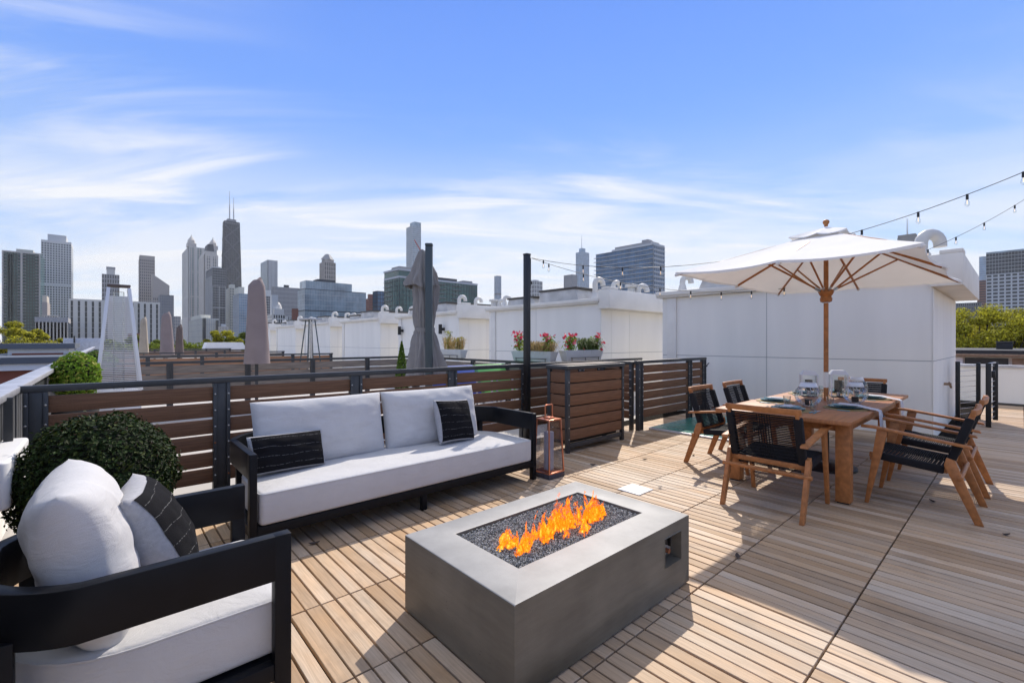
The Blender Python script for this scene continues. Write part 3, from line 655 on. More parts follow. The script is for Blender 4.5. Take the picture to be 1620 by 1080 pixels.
# brick building on the left
q0 = onY(-40, 24); q1 = onY(117, 24)
bb = thing('brick_building', 'low red brick building with white trim left of the pyramid heater', 'building', (0, 24, -12))
zr = zat(574, depth((q1.x, 24))) + 12
MB().box(q0.x, q1.x, 0, 14, 0, zr - .22).build('walls', 'brick_red', bb)
MB().box(q0.x - .1, q1.x + .12, -.12, 14.1, zr - .22, zr + .02).build('trim_band', 'planter_white', bb); MB().box(q0.x - .2, q1.x + .2, -.2, 14.2, zr + .02, zr + .25).build('roof_edge', 'slate_trim', bb)
for a, b in ((45.5, 56), (67.5, 78.5)):
    x0, x1 = onY(a, 24).x, onY(b, 24).x
    wd = MB().box(x0, x1, -.05, .05, zr - 2.2, zr - .3).build('window', 'slate_trim', bb); MB().box(x0 + .05, x1 - .05, -.06, -.05, zr - 1.3, zr - .5).build('pane', 'teal_glass', wd)
    MB().box(x0 + .05, x1 - .05, -.06, -.05, zr - 2.15, zr - 1.4).build('pane', 'teal_glass', wd)
x0, x1 = onY(12, 28).x, onY(109, 28).x; z1 = zat(551, depth((x1, 28))) + 12
up = MB().box(x0, x1, 4, 9, zr, z1).build('roof_house', 'planter_white', bb); MB().box(x0 - .2, x1 + .2, 3.8, 9.2, z1, z1 + .22).build('roof_edge', 'slate_trim', up)
MB().box(onY(19, 28).x, onY(100, 28).x, 3.94, 4, zr + .32, z1 - .28).build('brick_panel', 'brick_red', up)
# white shed roofs between trees
ws = thing('roof_unit', 'pale grey rooftop unit left of the white pyramid heater', 'roof unit', at(140, 40) + Vector((0, 0, -12)))
MB().box(-1.6, 1.0, 0, 2, 11, 13.7).build('casing', 'alu', ws, bevel=.05); MB().cyl((-.9, -.1, 12), (-.9, -.1, 13.9), .05).build('mast', 'black_metal', ws)
wt = thing('roof_tent', 'white sloped rooftop canopy left of the tall taupe cover', 'canopy', at(358, 30) + Vector((0, 0, 0)))
MB().prism([(-1.2, 0, .9), (1.2, 0, .9), (.95, 0, 1.36), (-1.05, 0, 1.36)], (0, 1.2, 0)).build('roof', 'planter_white', wt); MB().box(-.9, .9, .2, 1.0, -.05, .9).build('base', 'roof_white', wt)
HAZE = .00008
# ================================================================ CITY
def city_mat(name, col, rough=.7, var=.06): M(name, col, rough, var=var, vscale=.05, world=True)
for n_, c_ in dict(c_white=(.68, .665, .63), c_stone=(.62, .57, .50), c_pale=(.68, .65, .58), c_tan=(.42, .37, .325), c_grey=(.40, .39, .385), c_mid=(.28, .28, .285), c_dark=(.045, .05, .06), c_brick=(.26, .10, .07), c_cream=(.76, .73, .62), c_beige=(.58, .52, .43), c_light=(.60, .61, .61), c_roof=(.10, .10, .105), c_brace=(.085, .09, .10)).items(): city_mat(n_, c_)
def city_glass(name, col, rough=.12, var=.35, sc=.12): M(name, col, rough, var=var, vscale=sc, vstretch=(1, 1, .6), spec=.6, world=True)
for n_, c_ in dict(g_teal=(.04, .125, .115), g_blue=(.13, .25, .40), g_dark=(.022, .03, .04), g_grey=(.05, .058, .068), g_pale=(.30, .38, .43), g_sky=(.28, .40, .52), g_green=(.15, .24, .22), g_deep=(.02, .045, .042)).items(): city_glass(n_, c_)
ZB = -12.0
class Tower:
    def __init__(s, name, label, cat, pxs, d, ytop, body, dep=None):
        """pxs = (left, near corner, right) columns in the photograph; faces follow the street grid"""
        px0, pxc, px1 = pxs; s.d = d
        C = at(pxc, d); s.C = Vector((C.x, C.y, 0)); s.dx = s.dy = 0
        s.dx = onY(px1, C.y).x - C.x if px1 > pxc else 0
        if px0 < pxc: s.dy = onX(px0, C.x).y - C.y if pxc > 175 else 0
        if pxc <= 175 and px0 < pxc:
            q = onY(px0, C.y); s.dx = C.x - q.x + s.dx; s.C.x = q.x
        if s.dy > 300 or (dep and s.dy > dep * 4): print('TRUNC', label, s.dy)
        if s.dy <= 0 or s.dy > 300: s.dy = dep or max(20, abs(s.dx) * .8)
        
        if s.dx <= 0: s.dx = dep or 20
        s.z1 = zat(ytop, d); s.t = thing(name, label, cat, s.C + Vector((0, 0, ZB)), group='skyline towers'); s.H = s.z1 - ZB
        MB().box(0, s.dx, 0, s.dy, 0, s.H).build('body', body, s.t)
        s.px = d / FPX                    # metres per photo pixel
    def face(s, f):
        return (Vector((0, 0, 0)), Vector((1, 0, 0)), Vector((0, -1, 0)), s.dx) if f == 'y' else (Vector((0, 0, 0)), Vector((0, 1, 0)), Vector((-1, 0, 0)), s.dy)
    def grid(s, mat, nb, nf, pw, sh, proud=.5, faces='xy', z0=0., z1=None, nbx=None, name='facade_grid', x0=0., x1=1.):
        z1 = z1 if z1 is not None else s.H; mb = MB()
        if s.d > 600: pw *= .68; sh *= .72
        for f in faces:
            o, a, n, W = s.face(f); k = nb if f == 'y' else (nbx or max(1, round(nb * s.dy / s.dx))); k = min(k, 40)
            A, B = W * x0, W * x1
            if pw:
                for i in range(k + 1):
                    c = A + (B - A) * i / k; lo = max(A, c - pw / 2); hi = min(B, c + pw / 2)
                    mb.obox(o + a * lo + Vector((0, 0, z0)), a * (hi - lo), n * proud, Vector((0, 0, z1 - z0)))
            if sh:
                for j in range(nf + 1):
                    zc_ = z0 + (z1 - z0) * j / nf; lo = max(z0, zc_ - sh / 2); hi = min(z1, zc_ + sh / 2)
                    mb.obox(o + a * A + Vector((0, 0, lo)), a * (B - A), n * proud * .93, Vector((0, 0, hi - lo)))
        mb.build(name, mat, s.t); return s
    def top(s, mat, x0, x1, y0, y1, h, z=None, name='roof_block'):
        z = s.H if z is None else z; MB().box(s.dx * x0, s.dx * x1, s.dy * y0, s.dy * y1, z, z + h).build(name, mat, s.t); return s
    def slabs(s, mat, n, out, h, faces='xy', x0=0., x1=1., z0=0., z1=None, name='balcony_slabs'):
        z1 = z1 if z1 is not None else s.H; mb = MB()
        for f in faces:
            o, a, nn, W = s.face(f)
            for j in range(n): mb.obox(o + a * W * x0 + Vector((0, 0, z0 + (z1 - z0) * j / n)), a * W * (x1 - x0), nn * out, Vector((0, 0, h)))
        mb.build(name, mat, s.t); return s
SK = 'skyscraper'
def px(t, n): return t.px * n
T = Tower('tower', 'dark green glass apartment tower at the far left of the skyline', SK, (3, 64, 64), 450, 401, 'g_teal', 40)
T.grid('g_deep', 14, 34, .7, .9, .5, 'y').grid('g_green', 14, 34, 4.6, 0, .25, 'y', x0=.14, x1=.30, z1=T.H * .97).grid('c_stone', 1, 1, 2.0, 2.5, .7, 'y').grid('c_stone', 2, 1, 1.4, 0, .6, 'y').slabs('c_grey', 33, 1.3, .35, 'y', .40, .49).slabs('c_grey', 33, 1.3, .35, 'y', .52, .62).slabs('c_grey', 33, 1.3, .35, 'y', .86, .99).slabs('c_grey', 33, 1.3, .35, 'y', .01, .12)
T.top('c_stone', .33, .78, .2, .8, 3.6)
T = Tower('tower', 'tall white concrete grid tower with a plain penthouse, second from the left', SK, (65, 113, 113), 520, 387, 'g_dark', 40)
T.grid('c_white', 11, 46, .95, 1.15, .8, 'y').top('c_white', 0, 1, 0, 1, 2.4).top('c_light', .2, .82, .1, .9, 7.5, T.H + 2.4)
T.top('c_white', 0, 1, -.025, 0, 3.4, T.H * .61, 'belt')
T = Tower('office_block', 'broad white block with dark vertical window strips behind the pyramid heater', 'building', (108, 108, 253), 330, 475, 'g_dark', 30)
T.grid('c_pale', 14, 1, 2.5, 0, .9, 'y').grid('c_mid', 28, 11, .0, .45, .2, 'y').top('c_pale', 0, 1, 0, 1, 1.4).top('c_pale', .40, .66, -.04, .5, 4.5).top('c_beige', .41, .62, -.06, .1, T.H, 0)
T = Tower('tower', 'small grey old tower with a pale square crown left of the pyramid heater', SK, (161, 161, 189), 900, 433, 'g_grey', 40)
T.grid('c_grey', 7, 16, 2.0, 2.6, .9, 'y').top('c_pale', .27, .75, .2, .8, 15).top('c_grey', .25, .77, .18, .82, 4, T.H + 12)
T = Tower('low_block', 'low beige colonnaded building in front of the white grid tower', 'building', (56, 107, 107), 300, 510, 'g_dark', 30)
T.grid('c_beige', 9, 1, 2.6, 0, .8, 'y').top('c_grey', -.02, 1.02, -.03, 1, 3.2)
T = Tower('old_building', 'small tan stepped building at the foot of the white grid tower', 'building', (66, 91, 91), 420, 499, 'g_grey', 30)
T.grid('c_beige', 6, 9, 1.2, 1.4, .5, 'y').top('c_tan', 0, .35, 0, 1, 12).top('c_beige', 0, .3, .1, .9, 6, T.H + 12)
T = Tower('tower', 'tan concrete slab tower with a fine window grid right of the heater', SK, (221, 221, 245), 1000, 409, 'c_dark', 30)
T.grid('c_tan', 8, 30, 2.6, 3.4, .8).top('c_tan', 0, 1, 0, 1, 8)
# sloped-roof tower
t0 = Tower('tower', 'grey tower with a steep white sloped roof beside the tan slab', SK, (242, 242, 268), 960, 470, 'c_dark', 30)
t0.grid('c_tan', 9, 14, 2.4, 3.2, .8)
hh = zat(434, 960) - zat(470, 960); h2 = zat(450, 960) - zat(470, 960)
MB().prism([(0, -.9, t0.H), (t0.dx, -.9, t0.H), (t0.dx, -.9, t0.H + h2), (t0.dx * .0, -.9, t0.H + hh)], (0, t0.dy + .9, 0)).build('sloped_roof', 'c_tan', t0.t)
MB().prism([(-.9, 0, t0.H), (-.9, t0.dy, t0.H), (-.9, t0.dy, t0.H + hh * 1.05), (-.9, 0, t0.H + h2 * .5)], (.95, 0, 0)).build('gable', 'c_tan', t0.t)
T = Tower('tower', 'plain grey slab standing behind the right end of the striped white block', SK, (253, 253, 275), 700, 466, 'c_mid', 30); T.grid('c_grey', 8, 20, .9, 1.2, .4)
T = Tower('low_block', 'low pale block between the striped block and the twin-peaked tower', 'building', (272, 272, 286), 800, 500, 'c_mid', 30); T.grid('c_stone', 5, 10, 1.2, 1.5, .5)
# twin-peaked stone tower
T = Tower('tower', 'pale stone tower with green glass strips and two pointed lanterns', SK, (289, 299, 343), 1300, 390, 'g_green', 40)
T.grid('c_stone', 11, 40, 4.0, 2.6, 1.2).grid('c_pale', 4, 1, 9.0, 6, 1.6).grid('c_stone', 1, 4, 0, 7, 1.4).top('c_stone', -.05, .95, -.05, 1, px(T, 45), 0)
for fx_, yy in ((.10, 372), (.88, 376)):
    s_ = px(T, 10); x_ = T.dx * fx_
    MB().box(x_ - s_ * .6, x_ + s_ * .6, 0, s_ * 1.2, T.H, T.H + px(T, 6)).lathe([(s_ * .52, 0), (s_ * .5, px(T, 6)), (s_ * .05, px(T, 13))], 8, (x_, s_ * .6, T.H + px(T, 5))).build('lantern', 'c_stone', T.t)
    MB().cyl((x_, s_ * .6, T.H + px(T, 17)), (x_, s_ * .6, T.H + px(T, 20)), .8).build('spire', 'c_dark', T.t)
# stepped stone tower with dark cap
T = Tower('tower', 'stepped stone tower with a dark copper cap in front of the twin peaks', SK, (315, 324, 345), 1150, 402, 'g_dark', 40)
T.grid('c_stone', 7, 30, 3.0, 3.4, 1.2).grid('c_stone', 2, 1, 8, 12, 1.5).top('c_stone', .06, .94, .06, .94, px(T, 6))
MB().prism([(T.dx * .25, T.dy * .2, T.H + px(T, 6)), (T.dx * .82, T.dy * .2, T.H + px(T, 6)), (T.dx * .74, T.dy * .2, T.H + px(T, 19)), (T.dx * .33, T.dy * .2, T.H + px(T, 19))], (0, T.dy * .5, 0)).build('dark_cap', 'c_dark', T.t)
# dark glass with white frames
T = Tower('tower', 'dark glass tower wrapped in white frames in front of the stone tower', SK, (326, 336, 357), 640, 423, 'g_dark', 30)
T.grid('c_grey', 8, 34, .35, .7, .4).grid('c_white', 2, 3, 1.0, 1.0, 1.0, 'y', z1=T.H * .78).grid('c_white', 3, 1, .9, 1.2, .9, 'x', z1=T.H * .9).top('c_white', .1, .75, .2, .7, 3)
# tapered black tower
t = thing('tower', 'tall black tapering tower with cross bracing and two antennas', SK, (0, 0, 0), group='skyline towers')
d_ = 1300; cpt = at(366, d_); t.location = (cpt.x, cpt.y, ZB); z1 = zat(352, d_) - ZB
def span(a, b):
    ps = [pix((cpt.x + sx * a / 2, cpt.y + sy * b / 2, 0))[0] for sx in (-1, 1) for sy in (-1, 1)]; return max(ps) - min(ps)
kt = 25.5 / span(1, .62); kb = 36.5 / span(1, .62)
def hc(f, sx, sy): k = kb + (kt - kb) * f; return Vector((sx * k / 2, sy * k * .62 / 2, z1 * f))
vs = [hc(f, sx, sy) for f in (0, 1) for sx, sy in ((-1, -1), (1, -1), (1, 1), (-1, 1))]
MB().add(vs, [(0, 1, 5, 4), (1, 2, 6, 5), (2, 3, 7, 6), (3, 0, 4, 7), (4, 5, 6, 7)]).build('body', 'g_dark', t)
mb = MB(); nst = 6; fs_ = [0, .22, .41, .58, .73, .86, .97]
for (s0, s1) in (((-1, -1), (1, -1)), ((-1, 1), (-1, -1))):
    for j in range(46):
        f = j / 45; a, b = hc(f, *s0), hc(f, *s1); mb.beam(a, b, 1.0, 1.7)
    for k in range(8):
        q = k / 7; mb.beam(hc(0, *s0).lerp(hc(0, *s1), q), hc(1, *s0).lerp(hc(1, *s1), q), 2.2, 2.2, up=(0, 1, 0.01))
mb.build('facade_grid', 'c_dark', t)
mb = MB()
for (s0, s1) in (((-1, -1), (1, -1)), ((-1, 1), (-1, -1))):
    for a, b in zip(fs_[:-1], fs_[1:]):
        mb.beam(hc(a, *s0), hc(b, *s1), 3.2, 2.6, up=(0, 1, .01)); mb.beam(hc(a, *s1), hc(b, *s0), 3.2, 2.6, up=(0, 1, .01))
mb.build('cross_bracing', 'c_brace', t)
MB().box(-kt * .52, kt * .52, -kt * .33, kt * .33, z1 - 6, z1 - 3).box(-kt * .3, kt * .3, -kt * .2, kt * .2, z1, z1 + 8).build('roof_block', 'c_mid', t)
for sx, yy in ((-.12, 303), (.16, 312)):
    hz_ = zat(yy, d_) - ZB; MB().cyl((sx * kt, 0, z1), (sx * kt, 0, z1 + (hz_ - z1) * .55), 2.0, 1.6, 8).cyl((sx * kt, 0, z1 + (hz_ - z1) * .55), (sx * kt, 0, hz_), .9, .5, 8).build('antenna', 'c_light', t)
T = Tower('office_block', 'low cream modern block with one dark window strip below the twin peaks', 'building', (299, 320, 346), 430, 503, 'c_cream', 25)
T.grid('c_grey', 9, 6, .25, .25, .06).top('g_dark', .02, .18, -.03, .0, T.H, 0).top('c_cream', -.02, .6, .1, .8, 3.6).top('g_dark', .82, .97, -.03, 0, T.H * .95, 0)
T = Tower('tower', 'narrow cream apartment building below the black tapered tower', SK, (357, 364, 377), 700, 455, 'g_grey', 25); T.grid('c_cream', 6, 24, 1.3, 1.5, .5).top('c_cream', .2, .7, .2, .7, 6)
T = Tower('tower', 'pale blue glass tower partly hidden by the tall taupe cover', SK, (369, 378, 392), 620, 464, 'g_sky', 25); T.grid('c_light', 5, 22, .4, .8, .4).top('c_cream', .0, .6, 0, .8, 9)
T = Tower('tower', 'square tower with dark vertical stripes right of the taupe cover', SK, (413, 424, 439), 1400, 411, 'g_dark', 30)
T.grid('c_light', 7, 1, 4.0, 0, 1.2, z1=T.H).grid('c_light', 1, 1, 4, 8, 1.4)
T = Tower('office_block', 'wide grey gridded block behind the glass mid-rise', 'building', (430, 432, 474), 900, 453, 'c_mid', 40); T.grid('c_grey', 20, 14, 1.1, 2.6, .5).top('c_dark', .42, .6, .2, .6, 5)
T = Tower('tower', 'slim dark balcony tower just right of the taupe cover', SK, (412, 418, 434), 600, 468, 'g_dark', 25); T.grid('c_grey', 5, 22, .4, 1.2, .6); T.top('c_white', .0, .7, .1, .8, 8)
T = Tower('building', 'white building with a curved top in front of the grey gridded block', 'building', (424, 432, 451), 480, 497, 'g_dark', 20); T.grid('c_white', 5, 9, .9, 1.2, .5).top('c_white', .1, .9, 0, .8, 6)
MB().lathe([(T.dx * .42, 0), (T.dx * .36, 5), (T.dx * .2, 8), (.5, 9)], 16, (T.dx * .5, T.dy * .4, T.H + 5)).build('dome', 'c_white', T.t, smooth=60); T.top('c_light', .0, .5, .2, .6, 21)
T = Tower('building', 'small red brick building left of the glass mid-rise', 'building', (462, 464, 472), 420, 488, 'c_brick', 20); T.grid('c_brick', 4, 8, .8, .9, .3)
# big glass mid-rise
T = Tower('glass_building', 'long pale glass mid-rise with dark floor bands above the far stair houses', 'building', (471, 482, 579), 480, 456, 'g_pale', 40)
T.grid('c_light', 40, 12, .10, .22, .15).grid('c_dark', 1, 3, 0, 1.0, .35)
MB().box(T.dx * .02, T.dx * .76, T.dy * .05, T.dy * .9, T.H, T.H + px(T, 13)).build('upper_storeys', 'g_pale', T.t)
mb = MB()
for k in range(30): mb.box(T.dx * (.02 + .74 * k / 29) - .05, T.dx * (.02 + .74 * k / 29) + .05, T.dy * .05 - .15, T.dy * .05, T.H, T.H + px(T, 13))
mb.build('upper_mullions', 'c_light', T.t); T.top('c_dark', .22, .50, .2, .8, 3, T.H + px(T, 13)); T.slabs('c_mid', 7, 1.0, .3, 'x', 0, 1, T.H * .3, T.H * .6)
# deco tower
T = Tower('tower', 'brown stone tower with a hipped slate cap behind the glass mid-rise', SK, (506, 513, 531), 1250, 414, 'g_dark', 30)
T.grid('c_tan', 6, 20, 3.6, 2.4, 1.2).top('c_tan', .12, .88, .1, .9, px(T, 5)).top('c_tan', .9, 1.3, 0, 1, px(T, 90), 0)
MB().lathe([(T.dx * .62, 0), (T.dx * .2, px(T, 9)), (.5, px(T, 10))], 4, (T.dx * .5, T.dy * .5, T.H + px(T, 5))).build('hipped_cap', 'c_mid', T.t)
T = Tower('tower', 'red brick tower between the glass mid-rise and the dark glass block', SK, (579, 584, 595), 700, 472, 'g_dark', 25); T.grid('c_brick', 6, 20, 1.6, 1.6, .5).top('c_brick', .1, .6, .2, .7, 7)
T = Tower('tower', 'blue glass tower between the red brick tower and the dark block', SK, (590, 597, 612), 520, 460, 'g_blue', 25); T.grid('c_dark', 6, 16, .4, .6, .4)
# dark glass block with balconies
T = Tower('glass_block', 'big dark glass apartment block behind the folded grey umbrella', 'building', (608, 632, 755), 380, 436, 'g_teal', 50)
T.grid('c_dark', 26, 17, .14, .25, .2).slabs('c_grey', 17, 1.4, .25, 'y', .18, .26).slabs('c_grey', 17, 1.4, .25, 'y', .42, .55).slabs('c_grey', 17, 1.4, .25, 'y', .64, .76).slabs('c_grey', 17, 1.2, .25, 'x', .5, 1)
T.top('c_light', -.005, 1.005, -.01, 1, 1.6, T.H - 1.6, 'light_band')
MB().box(T.dx * -.0, T.dx * .45, T.dy * .05, T.dy, T.H, T.H + px(T, 9)).build('upper_storeys', 'g_teal', T.t)
MB().box(T.dx * -.01, T.dx * .46, T.dy * .03, T.dy, T.H + px(T, 9), T.H + px(T, 12)).build('light_roof_band', 'c_light', T.t); T.top('c_mid', .05, .5, .3, .8, px(T, 8), T.H + px(T, 10)); T.top('c_roof', .5, .76, .2, .7, px(T, 6)); T.top('c_grey', .85, .98, .2, .6, px(T, 5))
# slender stepped tower + crane
T = Tower('tower', 'very slender grey glass tower rising behind the folded grey umbrella', SK, (643, 653, 666), 1600, 357, 'g_pale', 30); T.grid('c_light', 6, 60, 1.2, 1.6, .8).top('g_pale', .2, 1, 0, .7, px(T, 7))
t = thing('crane', 'red tower crane jib beside the slender grey tower', 'crane', at(668, 1000) + Vector((0, 0, ZB)))
MB().beam((0, 0, 0), (0, 0, zat(402, 1000) - ZB), 2, 2, up=(1, 0, 0)).build('mast', 'red_crane', t); MB().beam((3, 0, zat(404, 1000) - ZB), (-15, 8, zat(380, 1000) - ZB), 1.6, 1.8).build('jib', 'red_crane', t)
T = Tower('tower', 'skinny dark blue tower with a banded waist left of the light post', SK, (782, 787, 793), 2600, 436, 'g_blue', 30); T.grid('c_mid', 4, 30, .8, 1.0, .6).top('c_dark', -.02, 1.02, -.02, 1, 10, T.H * .72)
T = Tower('tower', 'pale apartment tower peeking out behind the black light post', SK, (831, 846, 858), 1200, 444, 'g_grey', 30); T.grid('c_white', 5, 16, 3.2, 3.2, .8).top('c_light', .2, .8, .2, .8, 4)
T = Tower('tower', 'plain grey tower left of the silver spire tower', SK, (892, 905, 913), 1500, 434, 'c_mid', 30); T.grid('c_grey', 8, 34, 1.6, 1.2, .7)
T = Tower('tower', 'silver glass tower topped by a thin spire', SK, (911, 921, 932), 1750, 398, 'g_sky', 40); T.grid('c_light', 8, 60, .6, 1.0, .5).top('g_sky', .1, .55, .1, .6, px(T, 6))
MB().cyl((T.dx * .3, T.dy * .4, T.H), (T.dx * .3, T.dy * .4, T.H + px(T, 28)), 1.6, .5, 8).build('spire', 'c_light', T.t)
T = Tower('tower', 'broad blue glass apartment block with white floor slabs above the flower boxes', SK, (943, 1033, 1051), 560, 387, 'g_blue', 40)
T.grid('c_light', 1, 24, 0, .75, 1.1).grid('c_mid', 12, 1, .2, 0, .4).grid('c_light', 6, 24, .9, 2.2, .7, 'y').slabs('c_light', 24, 2.2, .5, 'x', .93, 1.03); T.slabs('c_light', 24, 1.8, .5, 'x', .0, .06)
MB().box(-.3, T.dx + .3, -.3, T.dy * .70, T.H, T.H + px(T, 3)).build('roof_frame', 'c_light', T.t); MB().box(2, T.dx * .8, 4, T.dy * .66, T.H + px(T, 3), T.H + px(T, 7)).build('roof_block', 'c_grey', T.t); T.top('c_grey', .1, .5, .1, .2, px(T, 4), T.H + px(T, 7))
T = Tower('building', 'dark red brick mid-rise low between the heater and the mauve cover', 'building', (205, 205, 222), 260, 527, 'g_dark', 20); T.grid('c_brick', 6, 6, .7, .9, .3)
T = Tower('building', 'small stone block right of the cream modern block', 'building', (346, 348, 362), 380, 516, 'g_grey', 20); T.grid('c_stone', 6, 8, .8, .9, .4).top('c_light', .2, .7, .2, .7, 2)
T = Tower('building', 'low grey office block below the square striped tower', 'building', (450, 455, 470), 560, 500, 'g_grey', 20); T.grid('c_light', 6, 8, .8, 1.0, .4)
T = Tower('building', 'low grey tower roof between the dark glass block and the skinny blue tower', 'building', (757, 764, 783), 900, 487, 'g_grey', 20); T.grid('c_grey', 6, 10, 1.6, 2.0, .5).top('c_brick', .1, .6, .1, .8, 4)
# right-hand cluster
t = thing('tower', 'dark stepped tower with two antennas showing above the umbrella', SK, at(1435.5, 2400) + Vector((0, 0, ZB)), group='skyline towers')
h_ = zat(372, 2400) - ZB; MB().box(-36, 36, -36, 36, 0, h_ - 14).box(-24, 24, -36, 36, h_ - 14, h_).build('body', 'c_dark', t)
for x_ in (-14, 14): MB().cyl((x_, 0, h_), (x_, 0, zat(346, 2400) - ZB), 2.0, .8, 8).build('antenna', 'c_light', t)
T = Tower('tower', 'large blue-grey glass and stone apartment tower at the right edge', SK, (1560, 1700, 1720), 330, 388, 'g_grey', 30)
T.grid('c_light', 6, 24, .9, 1.1, .5, 'x', z1=T.H * .80, nbx=13).grid('c_light', 6, 6, .12, .3, .25, 'x', z0=T.H * .80, nbx=26).top('g_pale', .0, 1, 0, 1, 1.2)
T = Tower('tower', 'slim pale glass tower left of the large right-edge tower', SK, (1549, 1562, 1564), 900, 405, 'g_sky', 30); T.grid('c_light', 4, 40, .5, 1.0, .4)
T = Tower('tower', 'brown brick tower low between the stair house eave and the right-edge tower', SK, (1546, 1561, 1563), 600, 443, 'g_dark', 30); T.grid('c_brick', 5, 28, 1.8, 1.8, .6)
T = Tower('building', 'grey flat-topped building just above the right-hand tree', 'building', (1490, 1550, 1552), 400, 478, 'g_dark', 30); T.grid('c_mid', 14, 14, .9, 1.2, .4)

# ================================================================ TREES AND PLANTS
def leaf(mb, p, n, s, rnd, fold=.25):
    n = Vector(n).normalized(); a = n.orthogonal().normalized(); a = (Matrix.Rotation(rnd.uniform(0, 6.28), 3, n) @ a); b = n.cross(a)
    L = s; W = s * .55
    mb.add([p - a * L / 2, p + b * W / 2 + n * fold * W, p + a * L / 2, p - b * W / 2 + n * fold * W], [(0, 1, 2), (0, 2, 3)])
def tree(name, label, base, h, rad, nclump, per, size, mat, seed, trunk_r=.18, squash=.75, group='trees beyond the terraces', crown_lo=.4):
    rnd = random.Random(seed); t = thing(name, label, 'tree', base, group=group)
    tk = MB(); zc0 = h * crown_lo
    tk.tube([(0, 0, 0), (.1 * trunk_r, 0, zc0 * .5), (rnd.uniform(-.3, .3) * trunk_r * 3, 0, zc0), (rnd.uniform(-.1, .1) * rad, rnd.uniform(-.1, .1) * rad, h * .75)], [trunk_r, trunk_r * .85, trunk_r * .7, trunk_r * .25], 8)
    lf = MB(); cc = Vector((0, 0, h - rad * squash))
    for k in range(nclump):
        for _ in range(30):
            v = Vector((rnd.uniform(-1, 1), rnd.uniform(-1, 1), rnd.uniform(-1, 1)))
            if .35 < v.length < 1: break
        c = cc + Vector((v.x * rad, v.y * rad, v.z * rad * squash)); cr_ = rad * rnd.uniform(.16, .36)
        st = Vector((0, 0, rnd.uniform(zc0 * .8, h * .6))); md = st.lerp(c, .55) + Vector((rnd.uniform(-1, 1), rnd.uniform(-1, 1), .3)) * rad * .1
        tk.tube([st, md, c], [trunk_r * .38, trunk_r * .22, trunk_r * .06], 5)
        for i in range(per):
            q = Vector((rnd.gauss(0, 1), rnd.gauss(0, 1), rnd.gauss(0, 1))).normalized(); rr = cr_ * rnd.random() ** .4
            p = c + Vector((q.x, q.y, q.z * .6)) * rr
            leaf(lf, p, (q + Vector((0, 0, .6)) + Vector((rnd.gauss(0, .5), rnd.gauss(0, .5), 0))), size * rnd.uniform(.7, 1.3), rnd)
    tk.build('trunk', 'bark', t, smooth=60); o = lf.build('crown', mat, t); return t
def dbase(px_, d): q = at(px_, d); return (q.x, q.y, ZB)
tree('broad_tree', 'yellow-green tree in front of the green glass tower at far left', dbase(28, 60), zat(513, 60) - ZB, 3.6, 34, 330, .30, 'tree_leaf', 1, .3)
tree('broad_tree', 'yellow-green tree left behind the brick roof house', dbase(70, 62), zat(527, 62) - ZB, 2.8, 22, 260, .30, 'tree_leaf', 2, .25)
tree('broad_tree', 'small yellowish tree just right of the brick building', dbase(118, 52), zat(537, 52) - ZB, 2.2, 20, 260, .26, 'tree_leaf', 3, .2)
tree('broad_tree', 'green tree right behind the white pyramid heater', dbase(228, 75), zat(532, 75) - ZB, 3.2, 22, 260, .34, 'tree_leaf_green', 4, .25)
tree('broad_tree', 'dark green tree left of the pyramid heater', dbase(168, 80), zat(538, 80) - ZB, 3.2, 20, 240, .36, 'tree_leaf_green', 5, .25)
tree('broad_tree', 'low green tree between the slim covers', dbase(275, 90), zat(537, 90) - ZB, 3.0, 20, 240, .36, 'tree_leaf_green', 6, .25)
tree('broad_tree', 'olive tree left of the tall taupe cover', dbase(352, 60), zat(523, 60) - ZB, 2.3, 24, 300, .26, 'tree_leaf', 7, .22)
tree('broad_tree', 'dark olive tree hard against the tall taupe cover', dbase(382, 62), zat(526, 62) - ZB, 2.1, 22, 280, .26, 'tree_leaf_green', 8, .22)
tree('broad_tree', 'low dark tree below the cream modern block', dbase(312, 85), zat(540, 85) - ZB, 2.8, 18, 240, .34, 'tree_leaf_green', 9, .22)
tree('broad_tree', 'large yellow-green tree at the right edge beyond the tar roof', dbase(1560, 44), zat(486, 44) - ZB, 4.6, 95, 560, .20, 'tree_leaf', 10, .34, .80)
tree('broad_tree', 'second yellow-green tree cut by the right edge of the picture', dbase(1650, 46), zat(503, 46) - ZB, 3.8, 70, 480, .20, 'tree_leaf', 11, .3, .85)
fh = thing('hedge', 'long green hedge behind the far terraces, under the cream block', 'hedge', at(320, 48) + Vector((0, 0, -2)))
rnd = random.Random(4); lf = MB()
for i in range(6000): leaf(lf, Vector((rnd.uniform(-7, 5), rnd.uniform(-.8, .8), 2.4 + rnd.uniform(-1.2, .7) + .2 * math.sin(i))), (rnd.gauss(0, .6), -1, rnd.random()), .28, rnd)
lf.build('foliage', 'tree_leaf_green', fh)

